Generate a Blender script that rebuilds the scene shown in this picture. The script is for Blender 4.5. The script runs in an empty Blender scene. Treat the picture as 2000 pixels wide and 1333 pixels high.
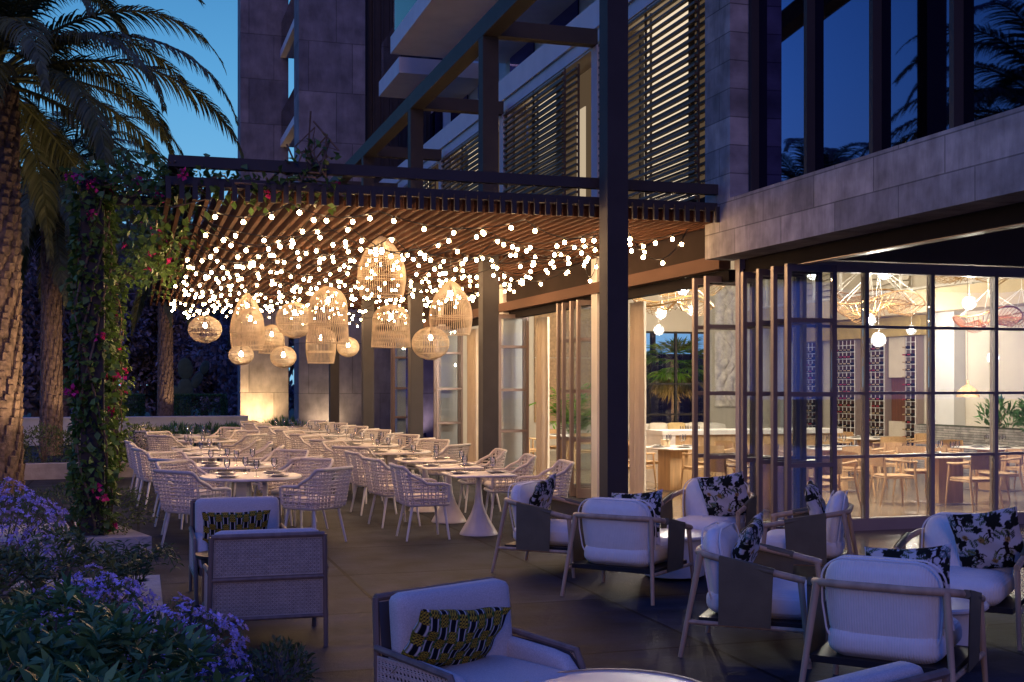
import bpy, math, random
import numpy as np
R = math.radians
random.seed(7); rng = np.random.default_rng(7)
sc = bpy.context.scene
C = sc.collection

# ------------------------------------------------------------ camera, sky, sun, exposure
cam = bpy.data.cameras.new('camera'); cam_o = bpy.data.objects.new('camera', cam); C.objects.link(cam_o)
cam_o.location = (0, 0, 1.85); cam_o.rotation_euler = (R(90), 0, -math.atan(730 / 2340))
cam.sensor_width = 36; cam.lens = 2340 / 2000 * 36; cam.shift_y = 83.5 / 2000; cam.clip_start = 0.1; cam.clip_end = 2000
sc.camera = cam_o
w = bpy.data.worlds.new('World'); sc.world = w; w.use_nodes = True
nt = w.node_tree; nt.nodes.clear()
def wn(t, **k):
    n = nt.nodes.new(t)
    for a, b in k.items(): setattr(n, a, b)
    return n
out = wn('ShaderNodeOutputWorld'); bg = wn('ShaderNodeBackground'); tc = wn('ShaderNodeTexCoord'); sx = wn('ShaderNodeSeparateXYZ')
nt.links.new(tc.outputs['Generated'], sx.inputs[0])
def ramp(stops):
    r = wn('ShaderNodeValToRGB'); e = r.color_ramp.elements
    while len(e) > 1: e.remove(e[0])
    for i, (p, c) in enumerate(stops):
        x = e[0] if i == 0 else e.new(p)
        x.position = p; x.color = (*c, 1)
    return r
# dusk: cyan afterglow ahead-left, violet dusk behind and to the right
west = ramp([(0, (.23, .50, .72)), (.10, (.19, .47, .72)), (.24, (.095, .33, .62)), (.40, (.022, .14, .38)), (.7, (.03, .11, .56)), (1, (.04, .11, .62))])
east = ramp([(0, (.065, .11, .54)), (.12, (.06, .12, .60)), (.35, (.055, .12, .62)), (1, (.045, .115, .60))])
nt.links.new(sx.outputs['Z'], west.inputs[0]); nt.links.new(sx.outputs['Z'], east.inputs[0])
dot = wn('ShaderNodeVectorMath', operation='DOT_PRODUCT'); dot.inputs[1].default_value = (-.45, .89, 0)
nt.links.new(tc.outputs['Generated'], dot.inputs[0])
mr = wn('ShaderNodeMapRange'); mr.inputs['From Min'].default_value = .1; mr.inputs['From Max'].default_value = .8
nt.links.new(dot.outputs['Value'], mr.inputs['Value'])
mx = wn('ShaderNodeMix', data_type='RGBA'); nt.links.new(mr.outputs[0], mx.inputs['Factor'])
nt.links.new(east.outputs[0], mx.inputs['A']); nt.links.new(west.outputs[0], mx.inputs['B'])
nt.links.new(mx.outputs['Result'], bg.inputs['Color']); bg.inputs['Strength'].default_value = 1.15
nt.links.new(bg.outputs[0], out.inputs[0])
sun = bpy.data.lights.new('sun', 'SUN'); sun.energy = .26; sun.color = (1, .58, .34); sun.angle = R(14)
sun_o = bpy.data.objects.new('sun', sun); C.objects.link(sun_o)
sun_o.rotation_euler = (R(76), 0, R(-20))      # low pink afterglow from behind the camera, left
sc.view_settings.view_transform = 'Standard'; sc.view_settings.look = 'None'; sc.view_settings.exposure = 0; sc.view_settings.gamma = 1
cy = sc.cycles
cy.use_denoising = True; cy.max_bounces = 8; cy.diffuse_bounces = 4; cy.glossy_bounces = 4; cy.transmission_bounces = 6
cy.transparent_max_bounces = 24; cy.sample_clamp_indirect = 4; cy.caustics_reflective = False; cy.caustics_refractive = False
WARM = (1, .66, .36)

# ------------------------------------------------------------ helpers
class MB:
    def __init__(s): s.v = []; s.f = []; s.mi = []; s.cur = 0
    def add(s, vs, fs):
        b = len(s.v); s.v += [tuple(p) for p in vs]
        for f in fs: s.f.append(tuple(b + i for i in f)); s.mi.append(s.cur)
    def box(s, c, d, rz=0, rx=0):
        x, y, z = d[0] / 2, d[1] / 2, d[2] / 2
        P = [(-x, -y, -z), (x, -y, -z), (x, y, -z), (-x, y, -z), (-x, -y, z), (x, -y, z), (x, y, z), (-x, y, z)]
        o = []
        for p in P:
            px, py, pz = p
            if rx: py, pz = py * math.cos(rx) - pz * math.sin(rx), py * math.sin(rx) + pz * math.cos(rx)
            if rz: px, py = px * math.cos(rz) - py * math.sin(rz), px * math.sin(rz) + py * math.cos(rz)
            o.append((px + c[0], py + c[1], pz + c[2]))
        s.add(o, [(3, 2, 1, 0), (4, 5, 6, 7), (0, 1, 5, 4), (1, 2, 6, 5), (2, 3, 7, 6), (3, 0, 4, 7)])
        return s
    def b2(s, x0, x1, y0, y1, z0, z1):
        return s.box(((x0 + x1) / 2, (y0 + y1) / 2, (z0 + z1) / 2), (x1 - x0, y1 - y0, z1 - z0))
    def tube(s, pts, r, n=8, rs=None, closed=False):
        pts = [np.array(p, float) for p in pts]; m = len(pts); vs = []; fs = []
        up = None
        for i in range(m):
            a = pts[(i - 1) % m] if (closed or i > 0) else pts[0]
            b = pts[(i + 1) % m] if (closed or i < m - 1) else pts[-1]
            t = b - a; t /= (np.linalg.norm(t) + 1e-9)
            if up is None: up = np.array([0, 0, 1.]) if abs(t[2]) < .9 else np.array([1., 0, 0])
            x = np.cross(t, up); x /= (np.linalg.norm(x) + 1e-9); y = np.cross(x, t); up = y
            rr = rs[i] if rs is not None else r
            for k in range(n):
                q = 2 * math.pi * k / n
                vs.append(pts[i] + rr * (math.cos(q) * x + math.sin(q) * y))
        for i in range(m if closed else m - 1):
            j = (i + 1) % m
            for k in range(n):
                l = (k + 1) % n
                fs.append((i * n + k, i * n + l, j * n + l, j * n + k))
        if not closed:
            fs.append(tuple(range(n))[::-1]); fs.append(tuple((m - 1) * n + k for k in range(n)))
        s.add(vs, fs); return s
    def lathe(s, prof, n=24, c=(0, 0, 0), close=True):
        vs = []; fs = []; m = len(prof)
        for r, z in prof:
            for k in range(n):
                q = 2 * math.pi * k / n; vs.append((c[0] + r * math.cos(q), c[1] + r * math.sin(q), c[2] + z))
        for i in range(m - 1):
            for k in range(n):
                l = (k + 1) % n; fs.append((i * n + k, i * n + l, (i + 1) * n + l, (i + 1) * n + k))
        if close:
            if prof[0][0] > 1e-4: fs.append(tuple(range(n))[::-1])
            if prof[-1][0] > 1e-4: fs.append(tuple((m - 1) * n + k for k in range(n)))
        s.add(vs, fs); return s
    def rbox(s, c, d, r, n=9, puff=(0, 0, 0), fn=None):
        h = [d[0] / 2, d[1] / 2, d[2] / 2]; r = r if isinstance(r, tuple) else (r, r, r)
        idx = {}; vs = []; fs = []
        def vert(p):
            k = tuple(round(q, 5) for q in p)
            if k in idx: return idx[k]
            P = [0, 0, 0]; D = [0, 0, 0]
            for a in range(3):
                x = math.sin(p[a] * math.pi / 2) * .4 + p[a] * .6
                x = x * h[a]; inn = max(h[a] - r[a], 0)
                q = max(-inn, min(inn, x)); P[a] = q; D[a] = (x - q) / max(r[a], 1e-6)
            L = math.sqrt(sum(e * e for e in D))
            if L > 1e-6:
                for a in range(3): P[a] += r[a] * D[a] / L
            for a in range(3):
                o = [b for b in range(3) if b != a]
                P[a] += puff[a] * p[a] * (1 - p[o[0]] ** 2) * (1 - p[o[1]] ** 2)
            if fn: P = fn(P)
            idx[k] = len(vs); vs.append((P[0] + c[0], P[1] + c[1], P[2] + c[2])); return idx[k]
        for a in range(3):
            for sg in (-1, 1):
                u, w_ = (a + 1) % 3, (a + 2) % 3
                for i in range(n):
                    for j in range(n):
                        q = []
                        for di, dj in ((0, 0), (1, 0), (1, 1), (0, 1)):
                            p = [0, 0, 0]; p[a] = sg; p[u] = -1 + 2 * (i + di) / n; p[w_] = -1 + 2 * (j + dj) / n
                            q.append(vert(p))
                        fs.append(tuple(q) if sg > 0 else tuple(q[::-1]))
        s.add(vs, fs); return s
    def sheet(s, fn, nu, nv):
        vs = [fn(i / nu, j / nv) for i in range(nu + 1) for j in range(nv + 1)]
        fs = [(i * (nv + 1) + j, (i + 1) * (nv + 1) + j, (i + 1) * (nv + 1) + j + 1, i * (nv + 1) + j + 1) for i in range(nu) for j in range(nv)]
        s.add(vs, fs); return s
    def mesh(s, name, mats, smooth=False):
        me = bpy.data.meshes.new(name); me.from_pydata(s.v, [], s.f)
        for m in (mats if isinstance(mats, (list, tuple)) else [mats]): me.materials.append(m)
        if max(s.mi, default=0): me.polygons.foreach_set('material_index', s.mi)
        if smooth: smooth_mesh(me)
        me.update(); return me
    def build(s, name, mats, parent=None, smooth=False, loc=None):
        return link(name, s.mesh(name, mats, smooth), parent, loc)
def smooth_mesh(me, ang=40):
    me.polygons.foreach_set('use_smooth', [True] * len(me.polygons))
    try: me.set_sharp_from_angle(angle=R(ang))
    except Exception: pass
def link(name, me, parent=None, loc=None, rz=0):
    o = bpy.data.objects.new(name, me); C.objects.link(o)
    if parent: o.parent = parent
    if loc: o.location = loc
    if rz: o.rotation_euler = (0, 0, rz)
    return o
def tag(o, label, cat, group=None, kind=None):
    if label: o['label'] = label
    if cat: o['category'] = cat
    if group: o['group'] = group
    if kind: o['kind'] = kind
    return o
def thing(name, label, cat, loc=(0, 0, 0), rz=0, group=None):
    o = bpy.data.objects.new(name, None); C.objects.link(o); o.location = loc; o.rotation_euler = (0, 0, rz)
    o.empty_display_size = .1
    return tag(o, label, cat, group)
def kids(o): return [c for c in CH.get(o.name, [])] if False else list(o.children)
def dup(root, loc, rz=0, label=None, group=None, rot=None):
    def cp(o, par):
        c = o.copy(); C.objects.link(c)
        if par: c.parent = par
        for k in list(o.children): cp(k, c)
        return c
    r = cp(root, None); r.location = loc; r.rotation_euler = rot if rot else (0, 0, rz)
    if label: r['label'] = label
    if group: r['group'] = group
    return r
def struct(name, mb, mat, smooth=False):
    o = mb.build(name, mat, None, smooth); o['kind'] = 'structure'; return o
def npmesh(name, V, F, mats, mi=None, smooth=False):
    V = np.asarray(V, np.float32); F = np.asarray(F, np.int32); k = F.shape[1]
    me = bpy.data.meshes.new(name); me.vertices.add(len(V)); me.vertices.foreach_set('co', V.ravel())
    me.loops.add(F.size); me.loops.foreach_set('vertex_index', F.ravel())
    me.polygons.add(len(F)); me.polygons.foreach_set('loop_start', np.arange(0, F.size, k, dtype=np.int32))
    try: me.polygons.foreach_set('loop_total', np.full(len(F), k, np.int32))
    except Exception: pass
    for m in (mats if isinstance(mats, (list, tuple)) else [mats]): me.materials.append(m)
    if mi is not None: me.polygons.foreach_set('material_index', np.asarray(mi, np.int32))
    if smooth: me.polygons.foreach_set('use_smooth', np.ones(len(F), bool))
    me.update(calc_edges=True); me.validate(); return me
def nrm(a): return a / (np.linalg.norm(a, axis=-1, keepdims=True) + 1e-9)
def leaf_arrays(P, D, L, W, fold=.25, curl=.15):
    """diamond leaves: base P, direction D, length L, width W -> verts, quads"""
    n = len(P); L = np.broadcast_to(L, n)[:, None]; W = np.broadcast_to(W, n)[:, None]
    up = np.tile([0, 0, 1.], (n, 1)) + rng.normal(0, .5, (n, 3)); S = nrm(np.cross(D, up)); N = nrm(np.cross(S, D))
    mid = P + D * L * .5
    V = np.stack([P, mid + S * W / 2 + N * W * fold, P + D * L - N * L * curl, mid - S * W / 2 + N * W * fold], 1).reshape(-1, 3)
    F = np.arange(4 * n).reshape(n, 4)
    return V, F
def blob_pts(n, r, bias=.6):
    d = nrm(rng.normal(0, 1, (n, 3))); k = rng.uniform(0, 1, n) ** (1 / 3.)
    k = bias + (1 - bias) * k
    return d * (k * (1 + .12 * np.sin(d[:, 0] * 7 + d[:, 1] * 5) + .1 * np.sin(d[:, 2] * 9 + d[:, 0] * 4)))[:, None] * np.array(r), d

# ------------------------------------------------------------ materials
def M(name, col, rough=.6, metal=0, var=.15, scale=4, bump=0, bscale=30, stretch=(1, 1, 1), spec=.4, emit=None, es=1, sss=0, sheen=0):
    m = bpy.data.materials.new(name); m.use_nodes = True; t = m.node_tree; p = t.nodes['Principled BSDF']
    p.inputs['Roughness'].default_value = rough; p.inputs['Metallic'].default_value = metal
    p.inputs['Specular IOR Level'].default_value = spec
    co = t.nodes.new('ShaderNodeTexCoord'); mp = t.nodes.new('ShaderNodeMapping'); mp.inputs['Scale'].default_value = stretch
    t.links.new(co.outputs['Object'], mp.inputs[0])
    nz = t.nodes.new('ShaderNodeTexNoise'); nz.inputs['Scale'].default_value = scale; nz.inputs['Detail'].default_value = 5
    t.links.new(mp.outputs[0], nz.inputs['Vector'])
    r = t.nodes.new('ShaderNodeValToRGB'); e = r.color_ramp.elements
    e[0].position = .3; e[1].position = .7
    e[0].color = (*[max(0, c * (1 - var)) for c in col], 1); e[1].color = (*[min(1, c * (1 + var)) for c in col], 1)
    t.links.new(nz.outputs['Fac'], r.inputs[0]); t.links.new(r.outputs[0], p.inputs['Base Color'])
    if bump:
        n2 = t.nodes.new('ShaderNodeTexNoise'); n2.inputs['Scale'].default_value = bscale; n2.inputs['Detail'].default_value = 4
        t.links.new(mp.outputs[0], n2.inputs['Vector'])
        b = t.nodes.new('ShaderNodeBump'); b.inputs['Strength'].default_value = bump; b.inputs['Distance'].default_value = .02
        t.links.new(n2.outputs['Fac'], b.inputs['Height']); t.links.new(b.outputs[0], p.inputs['Normal'])
    if emit: p.inputs['Emission Color'].default_value = (*emit, 1); p.inputs['Emission Strength'].default_value = es
    if sheen: p.inputs['Sheen Weight'].default_value = sheen
    return m
def rib(m, axis=0, freq=160, strength=.35):
    """fine woven / corduroy ribs as bump on an existing material"""
    t = m.node_tree; p = t.nodes['Principled BSDF']
    co = t.nodes.new('ShaderNodeTexCoord'); wv = t.nodes.new('ShaderNodeTexWave'); wv.bands_direction = 'XYZ'[axis]
    wv.inputs['Scale'].default_value = freq / 20; wv.inputs['Distortion'].default_value = .6; wv.inputs['Detail Scale'].default_value = 3
    b = t.nodes.new('ShaderNodeBump'); b.inputs['Strength'].default_value = strength; b.inputs['Distance'].default_value = .004
    t.links.new(co.outputs['Object'], wv.inputs[0]); t.links.new(wv.outputs['Fac'], b.inputs['Height']); t.links.new(b.outputs[0], p.inputs['Normal'])
    return m
def bricks(name, col, axes, bw, bh, mortar=.006, off=.5, rough=.8, var=.2, dark=.45, bump=.4, nscale=3, spec=.3, squash=1, bscale=9):
    m = M(name, col, rough, 0, var, nscale, 0, spec=spec); t = m.node_tree; p = t.nodes['Principled BSDF']
    co = t.nodes.new('ShaderNodeTexCoord'); s = t.nodes.new('ShaderNodeSeparateXYZ'); c = t.nodes.new('ShaderNodeCombineXYZ')
    t.links.new(co.outputs['Object'], s.inputs[0])
    t.links.new(s.outputs[axes[0]], c.inputs[0]); t.links.new(s.outputs[axes[1]], c.inputs[1])
    b = t.nodes.new('ShaderNodeTexBrick'); b.offset = off; b.squash = squash
    for k, v in (('Scale', 1), ('Brick Width', bw), ('Row Height', bh), ('Mortar Size', mortar), ('Mortar Smooth', .1), ('Bias', 0)): b.inputs[k].default_value = v
    b.inputs['Color1'].default_value = (.70, .70, .72, 1); b.inputs['Color2'].default_value = (1.18, 1.15, 1.12, 1); b.inputs['Mortar'].default_value = (dark, dark, dark, 1)
    t.links.new(c.outputs[0], b.inputs['Vector'])
    src = p.inputs['Base Color'].links[0].from_socket
    mx = t.nodes.new('ShaderNodeMix'); mx.data_type = 'RGBA'; mx.blend_type = 'MULTIPLY'; mx.inputs['Factor'].default_value = 1
    t.links.new(src, mx.inputs['A']); t.links.new(b.outputs['Color'], mx.inputs['B']); t.links.new(mx.outputs['Result'], p.inputs['Base Color'])
    n2 = t.nodes.new('ShaderNodeTexNoise'); n2.inputs['Scale'].default_value = bscale; n2.inputs['Detail'].default_value = 8; n2.inputs['Roughness'].default_value = .7
    t.links.new(co.outputs['Object'], n2.inputs['Vector'])
    ad = t.nodes.new('ShaderNodeMath'); ad.operation = 'MULTIPLY_ADD'; ad.inputs[1].default_value = .5
    t.links.new(n2.outputs['Fac'], ad.inputs[0]); sub = t.nodes.new('ShaderNodeMath'); sub.operation = 'MULTIPLY'; sub.inputs[1].default_value = -.6
    t.links.new(b.outputs['Fac'], sub.inputs[0]); t.links.new(sub.outputs[0], ad.inputs[2])
    bp = t.nodes.new('ShaderNodeBump'); bp.inputs['Strength'].default_value = bump; bp.inputs['Distance'].default_value = .03
    t.links.new(ad.outputs[0], bp.inputs['Height']); t.links.new(bp.outputs[0], p.inputs['Normal'])
    return m
def glassmat(name, tint=(.93, .95, .96), refl=1.0, rough=.01):
    m = bpy.data.materials.new(name); m.use_nodes = True; t = m.node_tree; t.nodes.clear()
    o = t.nodes.new('ShaderNodeOutputMaterial'); tr = t.nodes.new('ShaderNodeBsdfTransparent'); tr.inputs[0].default_value = (*tint, 1)
    g = t.nodes.new('ShaderNodeBsdfGlossy'); g.inputs['Roughness'].default_value = rough
    f = t.nodes.new('ShaderNodeFresnel'); f.inputs[0].default_value = 1.5; k = t.nodes.new('ShaderNodeMath'); k.operation = 'MULTIPLY'; k.inputs[1].default_value = refl
    x = t.nodes.new('ShaderNodeMixShader')
    t.links.new(f.outputs[0], k.inputs[0]); t.links.new(k.outputs[0], x.inputs[0]); t.links.new(tr.outputs[0], x.inputs[1]); t.links.new(g.outputs[0], x.inputs[2]); t.links.new(x.outputs[0], o.inputs[0])
    return m
def emat(name, col, s, sampling='AUTO'):
    m = bpy.data.materials.new(name); m.use_nodes = True; t = m.node_tree; t.nodes.clear()
    o = t.nodes.new('ShaderNodeOutputMaterial'); e = t.nodes.new('ShaderNodeEmission'); e.inputs[0].default_value = (*col, 1); e.inputs[1].default_value = s
    t.links.new(e.outputs[0], o.inputs[0])
    return m
def leafmat(name, col, var=.5, rough=.55, trans=.25):
    m = bpy.data.materials.new(name); m.use_nodes = True; t = m.node_tree; p = t.nodes['Principled BSDF']
    g = t.nodes.new('ShaderNodeNewGeometry'); r = t.nodes.new('ShaderNodeValToRGB'); e = r.color_ramp.elements
    e[0].color = (*[c * (1 - var) for c in col], 1); e[1].color = (*[c * (1 + var) for c in col], 1)
    t.links.new(g.outputs['Random Per Island'], r.inputs[0]); t.links.new(r.outputs[0], p.inputs['Base Color'])
    p.inputs['Roughness'].default_value = rough; p.inputs['Specular IOR Level'].default_value = .35
    o = t.nodes['Material Output']; tl = t.nodes.new('ShaderNodeBsdfTranslucent'); x = t.nodes.new('ShaderNodeMixShader'); x.inputs[0].default_value = trans
    t.links.new(r.outputs[0], tl.inputs[0]); t.links.new(p.outputs[0], x.inputs[1]); t.links.new(tl.outputs[0], x.inputs[2]); t.links.new(x.outputs[0], o.inputs[0])
    return m
def attrmat(name, rough=.9):
    m = bpy.data.materials.new(name); m.use_nodes = True; t = m.node_tree; p = t.nodes['Principled BSDF']
    a = t.nodes.new('ShaderNodeVertexColor'); a.layer_name = 'col'; t.links.new(a.outputs[0], p.inputs['Base Color']); p.inputs['Roughness'].default_value = rough
    p.inputs['Specular IOR Level'].default_value = .15
    return m
m_floor = bricks('terrace_concrete', (.030, .033, .044), (0, 1), 1.92, 1.92, .018, 0, .66, .5, .15, .35, 2.2, spec=.09, bscale=14)
def streak(m, sx, sy, amt):
    t = m.node_tree; p = t.nodes['Principled BSDF']; src = p.inputs['Base Color'].links[0].from_socket
    co = t.nodes.new('ShaderNodeTexCoord'); mp = t.nodes.new('ShaderNodeMapping'); mp.inputs['Scale'].default_value = (sx, sy, 1); n = t.nodes.new('ShaderNodeTexNoise'); n.inputs['Scale'].default_value = 1; n.inputs['Detail'].default_value = 9; n.inputs['Roughness'].default_value = .72
    r = t.nodes.new('ShaderNodeMapRange'); r.inputs['From Min'].default_value = .3; r.inputs['From Max'].default_value = .7; r.inputs['To Min'].default_value = 1 - amt; r.inputs['To Max'].default_value = 1 + amt
    x = t.nodes.new('ShaderNodeMix'); x.data_type = 'RGBA'; x.blend_type = 'MULTIPLY'; x.inputs['Factor'].default_value = 1
    t.links.new(co.outputs['Object'], mp.inputs[0]); t.links.new(mp.outputs[0], n.inputs['Vector']); t.links.new(n.outputs['Fac'], r.inputs['Value'])
    t.links.new(src, x.inputs['A']); t.links.new(r.outputs[0], x.inputs['B']); t.links.new(x.outputs['Result'], p.inputs['Base Color'])
    rr = t.nodes.new('ShaderNodeMapRange'); rr.inputs['To Min'].default_value = p.inputs['Roughness'].default_value - .16; rr.inputs['To Max'].default_value = p.inputs['Roughness'].default_value + .2
    t.links.new(n.outputs['Fac'], rr.inputs['Value']); t.links.new(rr.outputs[0], p.inputs['Roughness'])
streak(m_floor, 1.2, 7, .5)
m_floor_in = bricks('polished_floor', (.20, .155, .105), (0, 1), 2.4, 2.4, .006, 0, .16, .45, .5, .03, 1.6, spec=.5)
m_ground = M('garden_soil', (.03, .035, .02), .95, 0, .4, 3, .5, 10)
m_stone = bricks('travertine_course', (.32, .30, .29), (1, 2), 1.05, .333, .007, .37, .85, .3, .45, .35, 4)
streak(m_stone, .1, 5, .3)
m_stone_v = bricks('travertine_pier', (.36, .31, .27), (1, 2), .45, 1.8, .006, .4, .85, .3, .45, .35, 4)
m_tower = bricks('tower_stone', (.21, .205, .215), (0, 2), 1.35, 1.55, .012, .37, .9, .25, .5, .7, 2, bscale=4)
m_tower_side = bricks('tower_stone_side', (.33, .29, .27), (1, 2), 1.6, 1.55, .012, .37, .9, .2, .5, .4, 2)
m_white = M('white_plaster', (.62, .60, .58), .75, 0, .06, 2, .08, 60)
m_plaster = M('cream_plaster', (.60, .53, .43), .8, 0, .07, 1.2, .08, 40)
m_tan = M('tan_cork', (.42, .27, .15), .85, 0, .25, 14, .4, 60)
m_tan2 = M('tan_beam', (.50, .40, .26), .75, 0, .08, 2)
streak(m_tower, 3, 1, .25); streak(m_floor_in, 1, 5, .4)
m_metal = M('dark_bronze', (.040, .034, .034), .7, 0, .12, 3)
m_header = M('brown_header', (.11, .062, .045), .85, 0, .12, 3, .05, 20, (1, .1, 1), spec=.1)
m_slat = M('walnut_slat', (.080, .035, .020), .88, 0, .25, 3, .15, 20, (8, .5, 8), spec=.05)
m_frame = M('bronze_door_frame', (.23, .17, .15), .4, .2, .08, 3)
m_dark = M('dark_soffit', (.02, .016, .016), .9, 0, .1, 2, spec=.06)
m_louver = M('louver_wood', (.14, .10, .07), .55, 0, .2, 3, .1, 20, (4, .5, 4))
m_glass = glassmat('clear_glass')
m_glass_w = glassmat('window_glass', (.55, .6, .65), 2.2)
m_glass_b = glassmat('balcony_glass', (.8, .86, .92), 1.2)
m_curtain = M('linen_curtain', (.55, .47, .37), .85, 0, .06, 3)
m_rope = M('white_rope', (.60, .53, .46), .8, 0, .1, 30, .3, 200)
m_powder = M('white_powdercoat', (.66, .62, .58), .4, 0, .03, 4)
m_seat = M('cream_seat_fabric', (.66, .60, .53), .9, 0, .05, 60, .2, 250)
m_marble = M('white_marble', (.64, .58, .52), .35, 0, .1, 6)
m_plate = M('glazed_plate', (.60, .58, .55), .25, 0, .05, 6)
m_napkin = M('grey_napkin', (.10, .10, .09), .9, 0, .2, 20)
m_ash = M('ash_wood', (.46, .31, .19), .5, 0, .22, 3, .1, 30, (6, 6, .6))
m_linen = rib(M('ivory_boucle', (.78, .75, .71), .95, 0, .03, 20), 0, 420, .5)
m_sling = M('olive_leather', (.13, .105, .06), .55, 0, .12, 8, .1, 120)
m_weave = M('oatmeal_weave', (.58, .52, .48), .95, 0, .16, 160, .3, 300)
m_cane = M('rattan_cane', (.52, .44, .36), .65, 0, .12, 20)
m_walnut = M('grey_oak', (.20, .14, .105), .5, 0, .25, 3, .1, 30, (6, 6, .6))
m_rattan = M('pendant_rattan', (.58, .47, .33), .6, 0, .2, 10)
m_oak = M('honey_oak', (.50, .31, .15), .5, 0, .2, 3, .05, 30, (6, 6, .6))
m_oakweave = M('paper_cord', (.40, .24, .11), .8, 0, .2, 60, .4, 150)
m_curb = M('limestone_curb', (.40, .36, .33), .8, 0, .18, 6, .35, 25)
m_bulb = emat('warm_bulb', (1, .60, .29), 135)
m_core = emat('filament_glow', (1, .78, .52), 110)
m_gcore = emat('globe_glow', (1, .90, .75), 2700)
m_bark = M('palm_bark', (.17, .12, .09), .9, 0, .55, 11, .9, 26)
m_stem = M('vine_stem', (.16, .11, .075), .9, 0, .3, 10, .4, 40)
m_palm = leafmat('palm_leaf', (.10, .11, .038), .45, .5, .15)
m_palm_dry = leafmat('dry_palm_leaf', (.20, .15, .06), .4)
m_shrub = leafmat('dark_shrub_leaf', (.085, .19, .07), .5, .45)
m_shrub2 = leafmat('olive_shrub_leaf', (.10, .14, .05), .5, .5)
m_vine = leafmat('vine_leaf', (.085, .155, .032), .5, .4)
m_flower = leafmat('violet_petal', (.50, .40, .76), .35, .8)
m_boug = leafmat('magenta_bract', (.65, .03, .20), .3, .8)
m_tree = leafmat('tree_leaf', (.25, .22, .25), .5, .7)
m_fern = leafmat('fern_leaf', (.04, .085, .03), .4)
m_areca = leafmat('areca_leaf', (.12, .26, .02), .4)
m_kente = attrmat('striped_weave_print'); m_botan = attrmat('botanical_print')
m_chrome = M('steel', (.4, .4, .42), .3, .9, .05)
m_wine = M('wine_bottle', (.015, .012, .010), .2, 0, .1); m_foil = M('red_foil', (.35, .02, .03), .4, .2, .1); m_foil2 = M('tan_foil', (.40, .28, .16), .4, .2, .1)
m_cabinet = M('mahogany_back', (.11, .038, .02), .5, 0, .25, 3, .1, 30, (5, 5, .5))
m_wire = M('white_wire_rack', (.70, .66, .60), .4)
m_cactus = M('cactus_green', (.06, .10, .06), .7, 0, .2, 8)
m_black = M('black_plastic', (.015, .015, .016), .4)
m_gwall = M('garden_wall_render', (.45, .45, .46), .85, 0, .08, 2)

# ------------------------------------------------------------ ground and floors
b = MB(); b.b2(-400, 400, -100, 900, -.3, -.06); struct('ground', b, m_ground)
b = MB(); b.b2(-9, 7.02, -6, 34.5, -.2, 0); struct('terrace', b, m_floor)
b = MB(); b.b2(7.02, 24, -6, 34.5, -.2, .0); struct('indoor_floor', b, m_floor_in)

# ------------------------------------------------------------ restaurant building
bld = thing('restaurant_building', 'stone and glass restaurant building with open folding doors, lit inside', 'building', (7, 14, 0))
def B(name, mb, mat, par=None, smooth=False):
    """building part given in world coordinates"""
    off = (7, 14, 0)
    mb.v = [(x - off[0], y - off[1], z) for x, y, z in mb.v]
    return mb.build(name, mat, par or bld, smooth)
m_glass_up = glassmat('dark_upper_glass', (.05, .05, .06), 4.0, .02)
m_glass_up.node_tree.nodes['Glossy BSDF'].inputs[0].default_value = (.30, .32, .75, 1)
m_lit = emat('lit_window_light', (1, .80, .55), .95)
m_room = M('dim_room', (.03, .028, .03), .9)
PY = [17.69, 22.77, 27.85, 32.93]
b = MB(); b.b2(6.64, 7.05, -3, 13.33, 3.37, 4.035); b.b2(6.64, 7.05, 12.68, 13.33, 4.035, 10); b.b2(7.05, 7.3, 13.15, 13.33, 3.46, 10); B('stone_band', b, m_stone)
b = MB()
for y in (12.6, 11.38, 10.17, 8.95, 7.7, 6.5, 5.3): b.b2(6.86, 6.98, y - .032, y + .032, 4.035, 10)
fr = B('upper_window', b, m_metal); ym = [12.6, 11.38, 10.17, 8.95, 7.7, 6.5, 5.3]
for y1, y0 in zip(ym, ym[1:]):
    b = MB(); b.box((6.92, (y0 + y1) / 2, 7.02), (.012, y1 - y0 - .07, 5.96), R(-4.5)); B('pane', b, m_glass_up, fr)
b = MB(); b.b2(9.5, 9.7, -3, 12.7, 4.04, 10); B('room_behind_window', b, m_room)
# covered recess under the stone band
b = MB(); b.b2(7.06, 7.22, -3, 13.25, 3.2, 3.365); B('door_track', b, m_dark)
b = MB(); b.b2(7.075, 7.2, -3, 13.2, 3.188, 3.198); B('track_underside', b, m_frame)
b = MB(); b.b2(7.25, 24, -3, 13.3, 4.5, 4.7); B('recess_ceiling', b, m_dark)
b = MB(); b.b2(7.31, 24, 13.33, 13.55, 3.385, 6.6); b.b2(7.3, 24, 13.10, 13.22, 3.40, 4.499); B('glass_wall_fascia', b, M('fascia_paint', (.13, .10, .085), .8, 0, .1, 1))
m_bar = M('glazing_bar_paint', (.36, .30, .30), .5, 0, .06, 3)
# glass wall
b = MB(); gx = [7.02, 7.81, 8.79, 9.77, 10.75, 11.73, 12.71, 14.0]
for x in gx: b.b2(x - .028, x + .028, 13.11, 13.21, .15, 3.25)
b.b2(6.985, 14.035, 13.09, 13.23, .0, .15); b.b2(6.985, 14.035, 13.095, 13.225, 3.25, 3.38)
for h in (.93, 1.73, 2.57): b.b2(6.99, 14.0, 13.125, 13.195, h - .018, h + .018)
gw = B('glass_wall', b, m_bar)
for i in range(len(gx) - 1):
    b = MB(); b.b2(gx[i] + .029, gx[i + 1] - .029, 13.155, 13.165, .151, 3.249); B('pane', b, m_glass, gw)
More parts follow.
